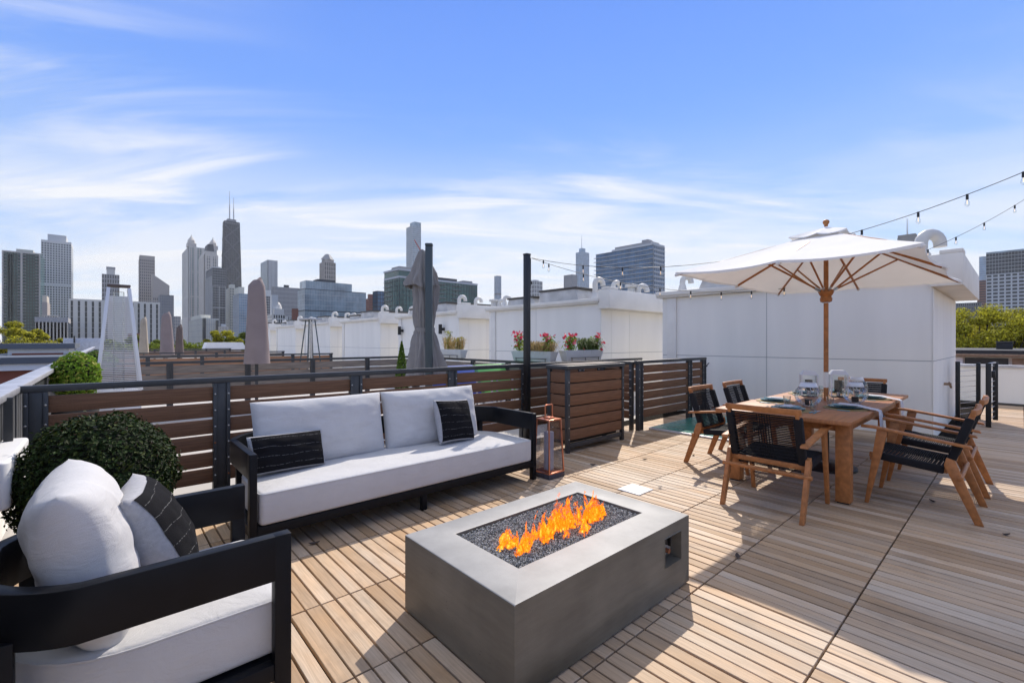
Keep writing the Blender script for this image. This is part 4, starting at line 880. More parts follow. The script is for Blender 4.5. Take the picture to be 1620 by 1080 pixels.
# ---- clipped ball bush by the armchair
def ball_bush(name, label, base, r, sq, zc_, n, size, mat, tipmat, seed, pot=None, cone=False):
    rnd = random.Random(seed); t = thing(name, label, 'bush', base)
    lf = MB(); tp = MB()
    for i in range(n):
        q = Vector((rnd.gauss(0, 1), rnd.gauss(0, 1), rnd.gauss(0, 1))).normalized()
        if cone:
            hgt = rnd.random() ** 1.3; rr = r * (1 - hgt) ** .75 * rnd.uniform(.80, 1.03) * min(1, .5 + hgt * 5); a = rnd.uniform(0, 6.283)
            p = Vector((rr * math.cos(a), rr * math.sin(a), zc_ + sq * hgt)); q = Vector((math.cos(a), math.sin(a), .5))
        else:
            lump = 1 + .085 * noise.noise(q * 2.6 + Vector((seed, 0, 0))) + .06 * noise.noise(q * 7.0)
            dpt = rnd.random() ** 2 * .16
            p = Vector((q.x * r, q.y * r, q.z * r * sq)) * (lump * (1.0 - dpt) + (rnd.random() < .10) * rnd.uniform(0, .07)) + Vector((0, 0, zc_))
        nn = q + Vector((rnd.gauss(0, .55), rnd.gauss(0, .55), rnd.gauss(0, .45) + .25))
        leaf(tp if rnd.random() < .16 else lf, p, nn, size * rnd.uniform(.7, 1.35), rnd, .18)
    lf.build('leaves', mat, t); tp.build('young_leaves', tipmat, t)
    if cone: MB().cyl((0, 0, 0), (0, 0, zc_ + sq * .7), .03, .01).build('stem', 'bark', t)
    else:
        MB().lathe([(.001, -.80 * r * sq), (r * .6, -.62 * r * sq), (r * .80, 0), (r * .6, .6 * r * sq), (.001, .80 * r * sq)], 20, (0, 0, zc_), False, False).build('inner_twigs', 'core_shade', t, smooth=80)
    if pot: MB().lathe(pot, 28).build('pot', 'pot_dark', t, smooth=40)
    return t
q = onY(156, 3.72)
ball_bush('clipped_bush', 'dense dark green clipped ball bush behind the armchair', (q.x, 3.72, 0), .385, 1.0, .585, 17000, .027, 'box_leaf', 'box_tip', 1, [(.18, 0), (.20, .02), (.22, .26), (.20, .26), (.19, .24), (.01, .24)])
q = at(120, 5.6)
ball_bush('round_shrub', 'bright green rounded shrub at the left end of the brown fence', (q.x, q.y, 0), .23, 1.25, .99, 3600, .04, 'bright_leaf', 'yellow_leaf', 2, [(.16, 0), (.22, .6), (.20, .6), (.01, .55)])
q = at(158, 9.5)
ball_bush('round_shrub', 'dark green low shrub left of the white pyramid heater', (q.x, q.y, 0), .28, .8, 1.0, 1600, .05, 'cypress_leaf', 'bright_leaf', 3, [(.16, 0), (.2, .75), (.01, .7)])
q = at(635.5, 8.4)
ball_bush('cone_shrub', 'small pointed cypress left of the folded grey umbrella', (q.x, q.y, 0), .15, .92, .5, 3600, .032, 'cypress_leaf', 'bright_leaf', 4, [(.12, 0), (.15, .5), (.01, .48)], cone=True)

# ---- flower boxes on the neighbour's fence
def flower_box(label, p0, p1, z, seed, kind):
    p0 = Vector(p0); p1 = Vector(p1); L_ = (p1 - p0).length; ang = math.atan2(p1.y - p0.y, p1.x - p0.x); rnd = random.Random(seed)
    t = thing('flower_box', label, 'flower box', (p0.x, p0.y, z), (0, 0, ang), 'flower boxes on the fence rail')
    MB().add([(.05, -.07, 0), (L_ - .05, -.07, 0), (L_ - .05, .07, 0), (.05, .07, 0), (0, -.11, .20), (L_, -.11, .20), (L_, .11, .20), (0, .11, .20)],
             [(3, 2, 1, 0), (0, 1, 5, 4), (1, 2, 6, 5), (2, 3, 7, 6), (3, 0, 4, 7), (4, 5, 6, 7)]).build('trough', 'planter_grey', t, bevel=.008)
    mb = MB()
    for x in (.15, L_ / 2, L_ - .15): mb.box(x - .004, x + .004, -.102, -.094, -.02, .0551)
    mb.box(.12, L_ - .12, -.102, -.094, .055, .063).build('wire_holder', 'black_metal', t)
    lf, fl, pf, gs, st = MB(), MB(), MB(), MB(), MB()
    def clump(cx, hgt, wd, n, flowers):
        for i in range(n):
            hh_ = rnd.random(); p = Vector((cx + rnd.gauss(0, wd * .5), rnd.gauss(0, .05), .18 + hgt * hh_))
            leaf(lf, p, (rnd.gauss(0, 1), rnd.gauss(0, 1) - .5, rnd.random() + .3), .05 * rnd.uniform(.6, 1.3), rnd)
        for i in range(6): st.tube([(cx + rnd.gauss(0, wd * .2), 0, .15), (cx + rnd.gauss(0, wd * .5), rnd.gauss(0, .03), .18 + hgt * rnd.uniform(.6, 1))], .003, 4)
        for i in range(flowers):
            p = Vector((cx + rnd.gauss(0, wd * .75), rnd.gauss(-.04, .05), .20 + hgt * (rnd.random() ** .6) * 1.12)); m_ = pf if rnd.random() < .25 else fl
            n_ = Vector((rnd.gauss(0, .5), -1, rnd.gauss(.3, .5))).normalized(); a = n_.orthogonal().normalized()
            for k in range(5):
                dd = Matrix.Rotation(k * 1.2566, 3, n_) @ a; b = n_.cross(dd); m_.add([p, p + dd * .022 + b * .017 + n_ * .008, p + dd * .036, p + dd * .022 - b * .017 + n_ * .008], [(0, 1, 2), (0, 2, 3)])
    def grass(c0, c1, n, hgt, droop):
        for i in range(n):
            x = rnd.uniform(c0, c1); a = rnd.uniform(0, 6.28); o = rnd.uniform(.06, .22); h_ = hgt * rnd.uniform(.5, 1.1)
            d_ = Vector((math.cos(a), math.sin(a), 0)); wv = d_.cross(Vector((0, 0, 1))) * .004
            p0_ = Vector((x, rnd.gauss(0, .03), .18)); p1_ = p0_ + d_ * o * .5 + Vector((0, 0, h_)); p2_ = p0_ + d_ * o * 1.3 + Vector((0, 0, h_ - droop * rnd.random()))
            gs.add([p0_ - wv, p0_ + wv, p1_ + wv, p1_ - wv, p2_], [(0, 1, 2, 3), (3, 2, 4)])
    gm = 'dry_grass'
    if kind == 0: clump(L_ * .14, .34, .10, 260, 26); clump(L_ * .85, .30, .10, 220, 18); grass(L_ * .3, L_ * 1.0, 420, .20, .26)
    elif kind == 1: clump(L_ * .20, .28, .13, 300, 26); clump(L_ * .92, .30, .06, 110, 16); grass(L_ * .42, L_ * .95, 460, .24, .2); gm = 'green_grass'
    else: clump(L_ * .30, .46, .08, 150, 0); clump(L_ * .75, .30, .10, 110, 0); grass(L_ * .1, L_ * .95, 260, .30, .1)
    lf.build('leaves', 'bright_leaf' if kind < 2 else 'yellow_leaf', t)['kind'] = 'stuff'; st.build('stems', 'bark', t)['kind'] = 'stuff'; gs.build('grass', gm, t)['kind'] = 'stuff'
    if fl.v: fl.build('red_flowers', 'petal', t)['kind'] = 'stuff'
    if pf.v: pf.build('pink_flowers', 'pink_petal', t)['kind'] = 'stuff'
flower_box('grey flower box with red flowers and dry grass, right beside the light post', (6.17, 6.82, 0), (6.17, 5.72, 0), 1.035, 1, 0)
flower_box('grey flower box with red flowers and green grass above the bar cabinet', (6.32, 5.66, 0), (7.42, 5.66, 0), 1.055, 2, 1)
flower_box('pale grey flower box with yellow plants right of the folded grey umbrella', (6.17, 9.45, 0), (6.17, 8.55, 0), 1.035, 3, 2)

# ================================================================ THINGS ON THE NEIGHBOUR TERRACES
def pyramid_heater(label, px_, d, ztop, wb, wt_, mat, dense):
    q = at(px_, d); t = thing('patio_heater', label, 'heater', (q.x, q.y, 0), (0, 0, 0 if dense else .2), 'pyramid patio heaters')
    c0 = [(-wb, -wb), (wb, -wb), (wb, wb), (-wb, wb)]; z0 = .70 if dense else .35
    for x, y in c0: MB().beam((x, y, z0), (x * wt_ / wb, y * wt_ / wb, ztop - .05), .042 if dense else .025, .042 if dense else .03, up=(1, 0, 0)).build('corner_bar', mat, t, bevel=.003)
    if dense:
        mb = MB()
        for k in range(52):
            f = k / 52; w_ = wb + (wt_ - wb) * f; z = z0 + (ztop - .15 - z0) * f
            for i in range(4):
                a, b = c0[i], c0[(i + 1) % 4]; mb.beam((a[0] * w_ / wb, a[1] * w_ / wb, z), (b[0] * w_ / wb, b[1] * w_ / wb, z), .008, .008)
        mb.build('wire_guard', mat, t)['kind'] = 'stuff'
    MB().cyl((0, 0, z0), (0, 0, ztop - .1), .065 if dense else .06, n=16).build('glass_tube', 'clear_glass' if dense else 'chrome', t, smooth=50)
    MB().box(-wb, wb, -wb, wb, 0, z0).build('base_box', mat if dense else 'chrome', t, bevel=.01)
    MB().box(-wt_ * (1.15 if dense else 2.6), wt_ * (1.15 if dense else 2.6), -wt_ * (1.15 if dense else 2.6), wt_ * (1.15 if dense else 2.6), ztop - (.028 if dense else .05), ztop).build('top_plate', 'brown_cover' if dense else 'alu', t, bevel=.005)
pyramid_heater('white wire-guarded pyramid patio heater behind the left end of the fence', 188, 6.8, 2.26, .25, .115, 'white_metal', True)
pyramid_heater('dark framed pyramid patio heater with a flat top in front of the far stair houses', 491, 15.0, 2.18, .26, .10, 'slate_metal', False)
def covered(label, px0, px1, d, ytop, ybot, mat, seed, fold=0.0):
    rnd = random.Random(seed); pc = (px0 + px1) / 2; q = at(pc, d); w_ = (px1 - px0) / FPX * d / 2; zt = zat(ytop, d); zb_ = max(0.25, zat(ybot, d)); n = 20; vs = []; fs = []; m = 14
    t = thing('covered_umbrella', label, 'covered umbrella', (q.x, q.y, 0), group='closed umbrellas under fabric covers')
    for j in range(m + 1):
        f = j / m; pr = (.98 - .40 * f) if f < .93 else (.60 - (f - .93) * 3.4)
        for i in range(n):
            a = 2 * math.pi * i / n; r_ = w_ * pr * (1 + .06 * math.sin(3 * a + f * 3 + seed) + fold * math.sin(7 * a + 2 * math.sin(f * 4)) + .03 * noise.noise(Vector((a, f * 4, seed))))
            vs.append((r_ * math.cos(a), r_ * .8 * math.sin(a), zb_ + (zt - zb_) * f + (.05 * math.cos(a) + .03 * math.sin(2 * a)) * (f > .95)))
    for j in range(m):
        for i in range(n): fs.append((j * n + i, j * n + (i + 1) % n, (j + 1) * n + (i + 1) % n, (j + 1) * n + i))
    fs.append(tuple(range(m * n, m * n + n)))
    MB().add(vs, fs).build('cover', mat, t, smooth=70); MB().cyl((0, 0, 0), (0, 0, zb_ + .1), .03).build('pole', 'steel', t)
covered('tall taupe umbrella cover standing over the second fence', 387, 425, 8.8, 443, 575, 'taupe_cover', 1)
covered('slim mauve umbrella cover, middle of the three far covers', 254, 274, 19.5, 495, 562, 'taupe_cover', 2)
covered('slim cream umbrella cover, left of the three far covers', 221, 234, 20, 503, 560, 'cream_cover', 3, .05)
covered('small dark brown umbrella cover, right of the three far covers', 278, 290, 21, 515, 562, 'brown_cover', 4, .12)
# folded grey cantilever umbrella
q = at(676, 7.6); gu = thing('folded_umbrella', 'folded grey cantilever umbrella tied to its dark slate mast', 'umbrella', (q.x, q.y, 0))
rtv = Vector((RT[0], RT[1], 0)); fwv = Vector((FW[0], FW[1], 0))
mz = zat(393, 7.6)
MB().obox(rtv * .0 - fwv * .20, rtv * .115, fwv * .09, Vector((0, 0, mz))).build('mast', 'slate_metal', gu, bevel=.012)
MB().obox(rtv * -.003 - fwv * .203 + Vector((0, 0, mz)), rtv * .121, fwv * .096, Vector((0, 0, .05))).build('mast_cap', 'slate_metal', gu, bevel=.012)
MB().lathe([(.45, 0), (.45, .06), (.1, .10)], 24).build('base', 'slate_metal', gu, smooth=40)
def drape(px_, prof, nfold, amp, seed, dy, name):
    vs = []; fs = []; n = 110
    for j, (yy, hw, cx) in enumerate(prof):
        z = zat(yy, 7.6 - .05); c = rtv * ((cx - 676) / FPX * 7.6) + fwv * dy
        for i in range(n):
            a = 2 * math.pi * i / n; w_ = hw / FPX * 7.6
            k = 1 + amp * (1 - 2 * abs(math.sin(nfold * a * .5 + seed + .35 * math.sin(j * .4))) ** .7) + amp * .5 * math.sin((nfold * 2 + 1) * a + j * .12 + seed)
            p = c + rtv * (w_ * k * math.cos(a)) + fwv * (w_ * .62 * k * math.sin(a)); vs.append((p.x, p.y, z + (.05 * math.sin(3 * a + seed) if j in (0,) else 0)))
    m = len(prof)
    for j in range(m - 1):
        for i in range(n): fs.append((j * n + i, j * n + (i + 1) % n, (j + 1) * n + (i + 1) % n, (j + 1) * n + i))
    fs.append(tuple(range((m - 1) * n, m * n)))
    return MB().add(vs, fs).build(name, 'grey_canvas', gu, smooth=75)
def smooth_prof(pr, k=4):
    o = []
    for a, b in zip(pr[:-1], pr[1:]):
        for i in range(k): f = i / k; f = f; o.append(tuple(u + (v - u) * f for u, v in zip(a, b)))
    return o + [pr[-1]]
drape(676, smooth_prof([(600, 32, 674), (580, 30, 674), (555, 24, 673), (535, 19, 671), (521, 14.5, 671), (505, 16.5, 671), (480, 19, 672), (455, 20, 671), (430, 18, 670)]), 8, .17, 1.0, .06, 'skirt')
drape(676, smooth_prof([(452, 25, 668), (446, 24.5, 667), (432, 20, 668), (415, 13, 668), (403, 9, 668), (396, 5, 667), (393, 1.5, 667)]), 6, .18, 2.2, .03, 'top_flap')
vs = [(rtv * (15.6 / FPX * 7.6 * 1.02 * math.cos(a) - .05) + fwv * (.105 * math.sin(a) + .06)) for a in [2 * math.pi * i / 40 for i in range(40)]]
mb = MB(); z0, z1 = zat(525, 7.5), zat(518, 7.5)
mb.add([(v.x, v.y, z0) for v in vs] + [(v.x, v.y, z1) for v in vs], [(i, (i + 1) % 40, 40 + (i + 1) % 40, 40 + i) for i in range(40)]).build('strap', 'grey_canvas', gu)
# coloured furniture seen through the slat gaps
for lab, c, p, sz, nm in (('mint green low tabletop glimpsed over the fence by the light post', 'mint', (4.9, 6.0, .80), (.55, .5), 'side_table'), ('blue lounger glimpsed through the fence gaps left of the light post', 'blue_mat', (4.35, 6.3, .36), (1.1, .6), 'lounger'), ('bright green lounger glimpsed through the fence gaps by the bar cabinet', 'green_mat', (5.35, 6.3, .36), (.9, .6), 'lounger')):
    t = thing(nm, lab, 'table' if nm == 'side_table' else 'lounger', p)
    MB().box(0, sz[0], 0, sz[1], 0, .06).build('top', c, t, bevel=.01)
    for x in (.04, sz[0] - .04):
        for y in (.04, sz[1] - .04): MB().cyl((x, y, -p[2] - .05), (x, y, 0), .018, n=8).build('leg', 'white_metal', t)
    if nm == 'lounger': MB().obox((0, sz[1] - .05, .05), (sz[0], 0, 0), (0, .05, .0), (0, .3, .55)).build('backrest', c, t, bevel=.01)

# ---- air
hzm = bpy.data.materials.new('haze_air'); hzm.use_nodes = True; t_ = hzm.node_tree; t_.nodes.clear(); o_ = t_.nodes.new('ShaderNodeOutputMaterial'); v_ = t_.nodes.new('ShaderNodeVolumePrincipled')
v_.inputs['Color'].default_value = (.93, .96, 1, 1); v_.inputs['Density'].default_value = HAZE; v_.inputs['Anisotropy'].default_value = .1; t_.links.new(v_.outputs[0], o_.inputs['Volume']); MATS['haze_air'] = hzm
if HAZE:
    o = MB().box(-3500, 3500, -3500, 3500, -13.5, 480).build('haze', 'haze_air'); o['kind'] = 'stuff'; o['label'] = 'thin pale city haze'
# ================================================================ LOUNGE
def band(path, th, z0, z1):
    n = len(path); P = [Vector((p[0], p[1], 0)) for p in path]; vs = []
    for i in range(n):
        d = (P[min(i + 1, n - 1)] - P[max(i - 1, 0)]).normalized(); nr = Vector((-d.y, d.x, 0)) * th / 2
        for q in (P[i] + nr, P[i] - nr): vs += [(q.x, q.y, z0), (q.x, q.y, z1)]
    fs = []
    for i in range(n - 1):
        a = i * 4; b = a + 4      # order: in0 in1 out0 out1
        fs += [(a, a + 1, b + 1, b), (a + 2, b + 2, b + 3, a + 3), (a + 1, a + 3, b + 3, b + 1), (a, b, b + 2, a + 2)]
    fs += [(0, 2, 3, 1), ((n - 1) * 4, (n - 1) * 4 + 1, (n - 1) * 4 + 3, (n - 1) * 4 + 2)]
    return MB().add(vs, fs)
def upath(W, Dp, r, seg=14):
    """open U: front left -> back left corner -> back right corner -> front right; local x 0..W, y 0..Dp"""
    pts = [(0, 0), (0, (Dp - r) * .5)]
    for k in range(seg + 1): t = R(180 - 90 * k / seg); pts.append((r + r * math.cos(t), Dp - r + r * math.sin(t)))
    pts.append((W / 2, Dp))
    for k in range(seg + 1): t = R(90 - 90 * k / seg); pts.append((W - r + r * math.cos(t), Dp - r + r * math.sin(t)))
    return pts + [(W, (Dp - r) * .5), (W, 0)]
def lounge(name, label, cat, loc, rotz, W, Dp, r, th, feet_mid):
    t = thing(name, label, cat, loc, (0, 0, rotz))
    P = .055; zt, zb_ = .68, .51
    pth = [(x + th / 2 if x == 0 else (x - th / 2 if x == W else x), y) for x, y in upath(W, Dp, r)]
    pth = [(min(max(x, th / 2), W - th / 2), min(y, Dp - th / 2)) for x, y in upath(W, Dp, r)]
    band(pth, th, zb_, zt).build('arm_band', 'sofa_frame', t, bevel=.004)
    pm = MB().box(0, th, -.004, P, 0, zt + .0008).mesh('front_post', 'sofa_frame', bevel=.004)
    link('front_post', pm, t, (-.0008, 0, 0)); link('front_post', pm, t, (W - th + .0008, 0, 0))
    rp = MB().box(-.025, .025, -.025, .025, 0, zb_ + .03).mesh('rear_post', 'sofa_frame', bevel=.004)
    for x, y in ((.10, Dp - .10), (W - .10, Dp - .10)): link('rear_post', rp, t, (x, y, 0))
    MB().box(th, W - th, .0, .05, .13, .196).build('front_rail', 'sofa_frame', t, bevel=.004)
    for xa in (.004, W - .046): MB().box(xa, xa + .042, P, Dp - .16, .13, .196).build('side_rail', 'sofa_frame', t, bevel=.004)
    MB().box(.05, W - .05, .05, Dp - .08, .15, .19).build('base_panel', 'sofa_frame', t)
    MB().box(.12, W - .12, Dp - .12, Dp - .07, .13, .196).build('rear_rail', 'sofa_frame', t)
    if feet_mid:
        for y in (0.01, Dp - .12): MB().box(W / 2 - .024, W / 2 + .024, y, y + .045, 0, .14).build('middle_foot', 'sofa_frame', t, bevel=.003)
    ol = rrect(th + .012, W - th - .012, -.004, Dp - .06, (.035, .035, r * .9, r * .9))
    c = ring_slab(ol, round_rings(.198, .415, .024), .012).build('seat_cushion', 'white_fabric', t, smooth=80)
    n = len(ol); pts = []
    Pl = [Vector((p[0], p[1], 0)) for p in ol]
    for i in range(n):
        d = (Pl[(i + 1) % n] - Pl[i - 1]).normalized(); q = Pl[i] + Vector((-d.y, d.x, 0)) * .003; pts.append((q.x, q.y, .405))
    MB().tube(pts + [pts[0]], .0045, 6).build('piping', 'white_fabric', c, smooth=60)
    return t
def back_cushion(parent, W, H, T, loc, rot, seed):
    mb = pillow_mesh(W, H, T, 44, .022, .0075, seed, 3.2)
    return link('back_cushion', mb.mesh('back_cushion', 'white_fabric', smooth=80, merge=True), parent, loc, rot)
def throw(label, W, H, T, loc, rot, seed, pinch=.05):
    t = thing('throw_pillow', label, 'pillow', loc, rot, 'black throw pillows')
    link('cover', pillow_mesh(W, H, T, 26, pinch, .006, seed).mesh('cover', 'grey_fabric', smooth=80, merge=True), t)
    link('front_panel', pillow_mesh(W, H, T, 26, pinch, .006, seed, lo=.93, side=-1).mesh('front_panel', 'black_fabric', smooth=80), t)
    return t
SX, SY, SWD, SDP = .70, 3.34, 2.62, .92
sofa = lounge('sofa', 'long grey-white sofa in a curved black metal frame by the fence', 'sofa', (SX, SY, 0), 0, SWD, SDP, .42, .045, True)
back_cushion(sofa, 1.10, .56, .24, (.70, .66, .665), (R(-12), 0, R(1)), 1.3)
back_cushion(sofa, 1.07, .56, .24, (1.785, .66, .665), (R(-12), 0, R(-1)), 4.1)
throw('long black lumbar pillow leaning on the left of the sofa', .56, .29, .14, (1.06, 3.80, .565), (R(-20), R(1.5), R(4)), 2.0, .03)
throw('square black pillow leaning on the right of the sofa', .45, .43, .17, (2.60, 3.78, .63), (R(-20), R(4), R(6)), 5.0)
ac = lounge('armchair', 'white armchair in a curved black metal frame at the left front', 'armchair', (.535, 1.885, 0), R(90), .83, .86, .40, .05, False)
# armchair local: x -> +Y world, y -> -X world
back_cushion(ac, .62, .56, .27, (.415, .585, .665), (R(-13), 0, R(0)), 7.7)
throw('square black and grey pillow propped on the armchair', .43, .46, .20, (.16, 2.36, .635), (R(-24), R(0), R(84)), 3.0)

# ---- fire pit
FX0, FX1, FY0, FY1, FZ = 1.18, 2.565, 1.305, 2.17, .40
fp = thing('fire_pit', 'grey concrete fire pit table with a rectangular burner in the middle of the deck', 'fire pit', (FX0, FY0, 0))
W_, D_ = FX1 - FX0, FY1 - FY0; ix0, ix1, iy0, iy1 = .21, 1.21, .205, .70
ox0, ox1, oz0, oz1 = 1.11, 1.285, .175, .335
def quad(mb, a, b, c, d): mb.add([a, b, c, d], [(0, 1, 2, 3)])
fr = MB(); Z0 = .012
xs = [0, ox0, ox1, W_]; zs = [Z0, oz0, oz1, FZ]
for i in range(3):
    for j in range(3):
        if i == 1 and j == 1: continue
        quad(fr, (xs[i], 0, zs[j]), (xs[i + 1], 0, zs[j]), (xs[i + 1], 0, zs[j + 1]), (xs[i], 0, zs[j + 1]))
for a, b in (((ox0, oz0), (ox0, oz1)), ((ox0, oz1), (ox1, oz1)), ((ox1, oz1), (ox1, oz0)), ((ox1, oz0), (ox0, oz0))):
    quad(fr, (a[0], 0, a[1]), (b[0], 0, b[1]), (b[0], .07, b[1]), (a[0], .07, a[1]))
quad(fr, (ox0, .07, oz0), (ox1, .07, oz0), (ox1, .07, oz1), (ox0, .07, oz1))
quad(fr, (W_, 0, Z0), (W_, D_, Z0), (W_, D_, FZ), (W_, 0, FZ)); quad(fr, (W_, D_, Z0), (0, D_, Z0), (0, D_, FZ), (W_, D_, FZ)); quad(fr, (0, D_, Z0), (0, 0, Z0), (0, 0, FZ), (0, D_, FZ))
O = [(0, 0), (W_, 0), (W_, D_), (0, D_)]; I = [(ix0, iy0), (ix1, iy0), (ix1, iy1), (ix0, iy1)]
for i in range(4):
    j = (i + 1) % 4
    quad(fr, (*O[i], FZ), (*O[j], FZ), (*I[j], FZ), (*I[i], FZ)); quad(fr, (*I[i], FZ), (*I[j], FZ), (*I[j], FZ - .06), (*I[i], FZ - .06))
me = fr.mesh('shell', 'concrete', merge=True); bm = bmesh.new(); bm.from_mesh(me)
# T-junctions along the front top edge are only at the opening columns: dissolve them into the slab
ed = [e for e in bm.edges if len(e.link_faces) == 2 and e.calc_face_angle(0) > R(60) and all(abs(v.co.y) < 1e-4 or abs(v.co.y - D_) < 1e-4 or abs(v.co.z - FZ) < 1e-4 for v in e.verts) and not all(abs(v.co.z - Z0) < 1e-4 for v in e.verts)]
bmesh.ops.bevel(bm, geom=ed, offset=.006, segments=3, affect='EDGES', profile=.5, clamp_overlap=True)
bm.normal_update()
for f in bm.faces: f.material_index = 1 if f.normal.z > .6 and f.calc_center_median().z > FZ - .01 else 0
bm.to_mesh(me); bm.free(); me.materials.append(MATS['concrete_lit_top']); me.shade_smooth(); me.set_sharp_from_angle(angle=R(35))
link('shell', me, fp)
MB().box(.03, W_ - .03, .14, D_ - .03, 0, .02).build('plinth', 'black_metal', fp)
kn = thing('pit_valve', 'brass and black gas valve inside the fire pit opening', 'valve', (FX0 + 1.235, FY0 + .069, .265))
MB().box(-.045, .055, -.006, 0, -.075, .055).build('back_plate', 'alu', kn, bevel=.002); MB().cyl((0, -.006, .01), (0, -.022, .012), .026, n=16).box(-.006, .006, -.040, -.022, -.016, .040).build('knob', 'black_metal', kn, bevel=.003); MB().cyl((0, -.006, -.048), (0, -.028, -.048), .014, n=12).build('igniter', 'rust', kn, smooth=40)
gv = MB(); rnd = random.Random(12)
for i in range(15000):
    x = FX0 + ix0 + .008 + rnd.random() * (ix1 - ix0 - .016); y = FY0 + iy0 + .008 + rnd.random() * (iy1 - iy0 - .016); z = FZ - .022 + rnd.random() * .010; s = rnd.uniform(.0025, .0058)
    vv = [Vector((s, 0, 0)), Vector((0, s, 0)), Vector((-s, 0, 0)), Vector((0, -s, 0)), Vector((0, 0, s * .8)), Vector((0, 0, -s * .8))]
    m3 = Matrix.Rotation(rnd.uniform(0, 6), 3, Vector((rnd.random(), rnd.random(), rnd.random() + .1)).normalized())
    gv.add([m3 @ v * rnd.uniform(.8, 1.2) + Vector((x, y, z)) for v in vv], [(0, 1, 4), (1, 2, 4), (2, 3, 4), (3, 0, 4), (1, 0, 5), (2, 1, 5), (3, 2, 5), (0, 3, 5)])
gv.box(FX0 + ix0 + .001, FX0 + ix1 - .001, FY0 + iy0 + .001, FY0 + iy1 - .001, FZ - .058, FZ - .024)
o = gv.build('gravel', 'gravel'); tag(o, 'fine black lava gravel filling the fire pit burner', 'gravel', kind='stuff')
# ---- flames
fm = bpy.data.materials.new('flame'); fm.use_nodes = True; t_ = fm.node_tree; t_.nodes.clear(); L_ = t_.links.new
def fn(x, **k):
    n = t_.nodes.new(x)
    for a, v in k.items(): setattr(n, a, v)
    return n
def fmath(op, a, b, c=None):
    n = fn('ShaderNodeMath', operation=op)
    for i_, v in enumerate((a, b, c)):
        if isinstance(v, (int, float)): n.inputs[i_].default_value = v
        elif v is not None: L_(v, n.inputs[i_])
    return n.outputs[0]
o_ = fn('ShaderNodeOutputMaterial'); ms = fn('ShaderNodeMixShader'); em = fn('ShaderNodeEmission'); tr = fn('ShaderNodeBsdfTransparent')
tcn = fn('ShaderNodeTexCoord'); sp_ = fn('ShaderNodeSeparateXYZ'); L_(tcn.outputs['Object'], sp_.inputs[0])
mpn = fn('ShaderNodeMapping'); mpn.inputs['Scale'].default_value = (19, 19, 8.5); L_(tcn.outputs['Object'], mpn.inputs[0])
nz_ = fn('ShaderNodeTexNoise'); nz_.inputs['Scale'].default_value = 1; nz_.inputs['Detail'].default_value = 4; nz_.inputs['Distortion'].default_value = 2.2; L_(mpn.outputs[0], nz_.inputs['Vector'])
hgt = fmath('MULTIPLY', sp_.outputs[2], 1 / .165)
nr_ = fn('ShaderNodeTexNoise'); nr_.inputs['Scale'].default_value = 2.3; nr_.inputs['Detail'].default_value = 2; nr_.inputs['Distortion'].default_value = 3.0; L_(mpn.outputs[0], nr_.inputs['Vector'])
ridge = fmath('SUBTRACT', 1.0, fmath('MULTIPLY', fmath('ABSOLUTE', fmath('SUBTRACT', nr_.outputs[0], .5), 0), 5.0))
heat = fmath('ADD', fmath('ADD', fmath('MULTIPLY_ADD', hgt, -.24, .35), fmath('MULTIPLY_ADD', nz_.outputs[0], 1.5, -.75)), fmath('MULTIPLY_ADD', ridge, .42, -.16))
lw = fn('ShaderNodeLayerWeight'); lw.inputs[0].default_value = .35
heat2 = fmath('ADD', heat, fmath('MULTIPLY_ADD', lw.outputs['Facing'], -.42, .14))
al = fn('ShaderNodeMapRange', interpolation_type='SMOOTHSTEP'); al.inputs[1].default_value = .36; al.inputs[2].default_value = .54; L_(heat2, al.inputs[0])
cr_ = fn('ShaderNodeValToRGB'); L_(heat2, cr_.inputs[0]); el = cr_.color_ramp.elements
el[0].position = .36; el[0].color = (.80, .10, .0, 1); el[1].position = .95; el[1].color = (1.0, .75, .16, 1)
for ps_, cc_ in ((.50, (1.0, .15, .003)), (.64, (1.0, .28, .010)), (.80, (1.0, .50, .04))): e_ = el.new(ps_); e_.color = (*cc_, 1)
L_(cr_.outputs[0], em.inputs[0]); em.inputs[1].default_value = 1.15
L_(fmath('MULTIPLY', al.outputs[0], .93), ms.inputs[0]); L_(tr.outputs[0], ms.inputs[1]); L_(em.outputs[0], ms.inputs[2]); L_(ms.outputs[0], o_.inputs[0]); MATS['flame'] = fm
fire = thing('fire', 'row of orange and yellow flames burning on the black gravel', 'fire', (1.85, 1.68, FZ - .02))
rnd = random.Random(21)
def tongue(x, y, h, w_, lean):
    n = 14; m = 22; vs = []; fs = []; ph = rnd.uniform(0, 6.28); fq = rnd.uniform(1.4, 2.6); tw = rnd.uniform(-3, 3)
    for j in range(m + 1):
        f = j / m; c = Vector((x + lean * f ** 1.5 * h + math.sin(f * fq * 3.1 + ph) * h * .16 * f, y + math.cos(f * fq * 2.6 + ph) * h * .12 * f, h * f))
        r_ = w_ * (.55 + .75 * math.sin(math.pi * min(1, f * 1.25 + .12))) * (1 - f) ** .6 + .0006
        for i in range(n):
            a = 2 * math.pi * i / n + f * tw; k = 1 + .35 * math.sin(3 * a + ph + f * 5) + .2 * math.sin(5 * a + f * 9)
            vs.append(c + Vector((r_ * k * math.cos(a), r_ * .6 * k * math.sin(a), .012 * math.sin(2 * a + ph) * (1 - f))))
    for j in range(m):
        for i in range(n): fs.append((j * n + i, j * n + (i + 1) % n, (j + 1) * n + (i + 1) % n, (j + 1) * n + i))
    return MB().add(vs, fs)
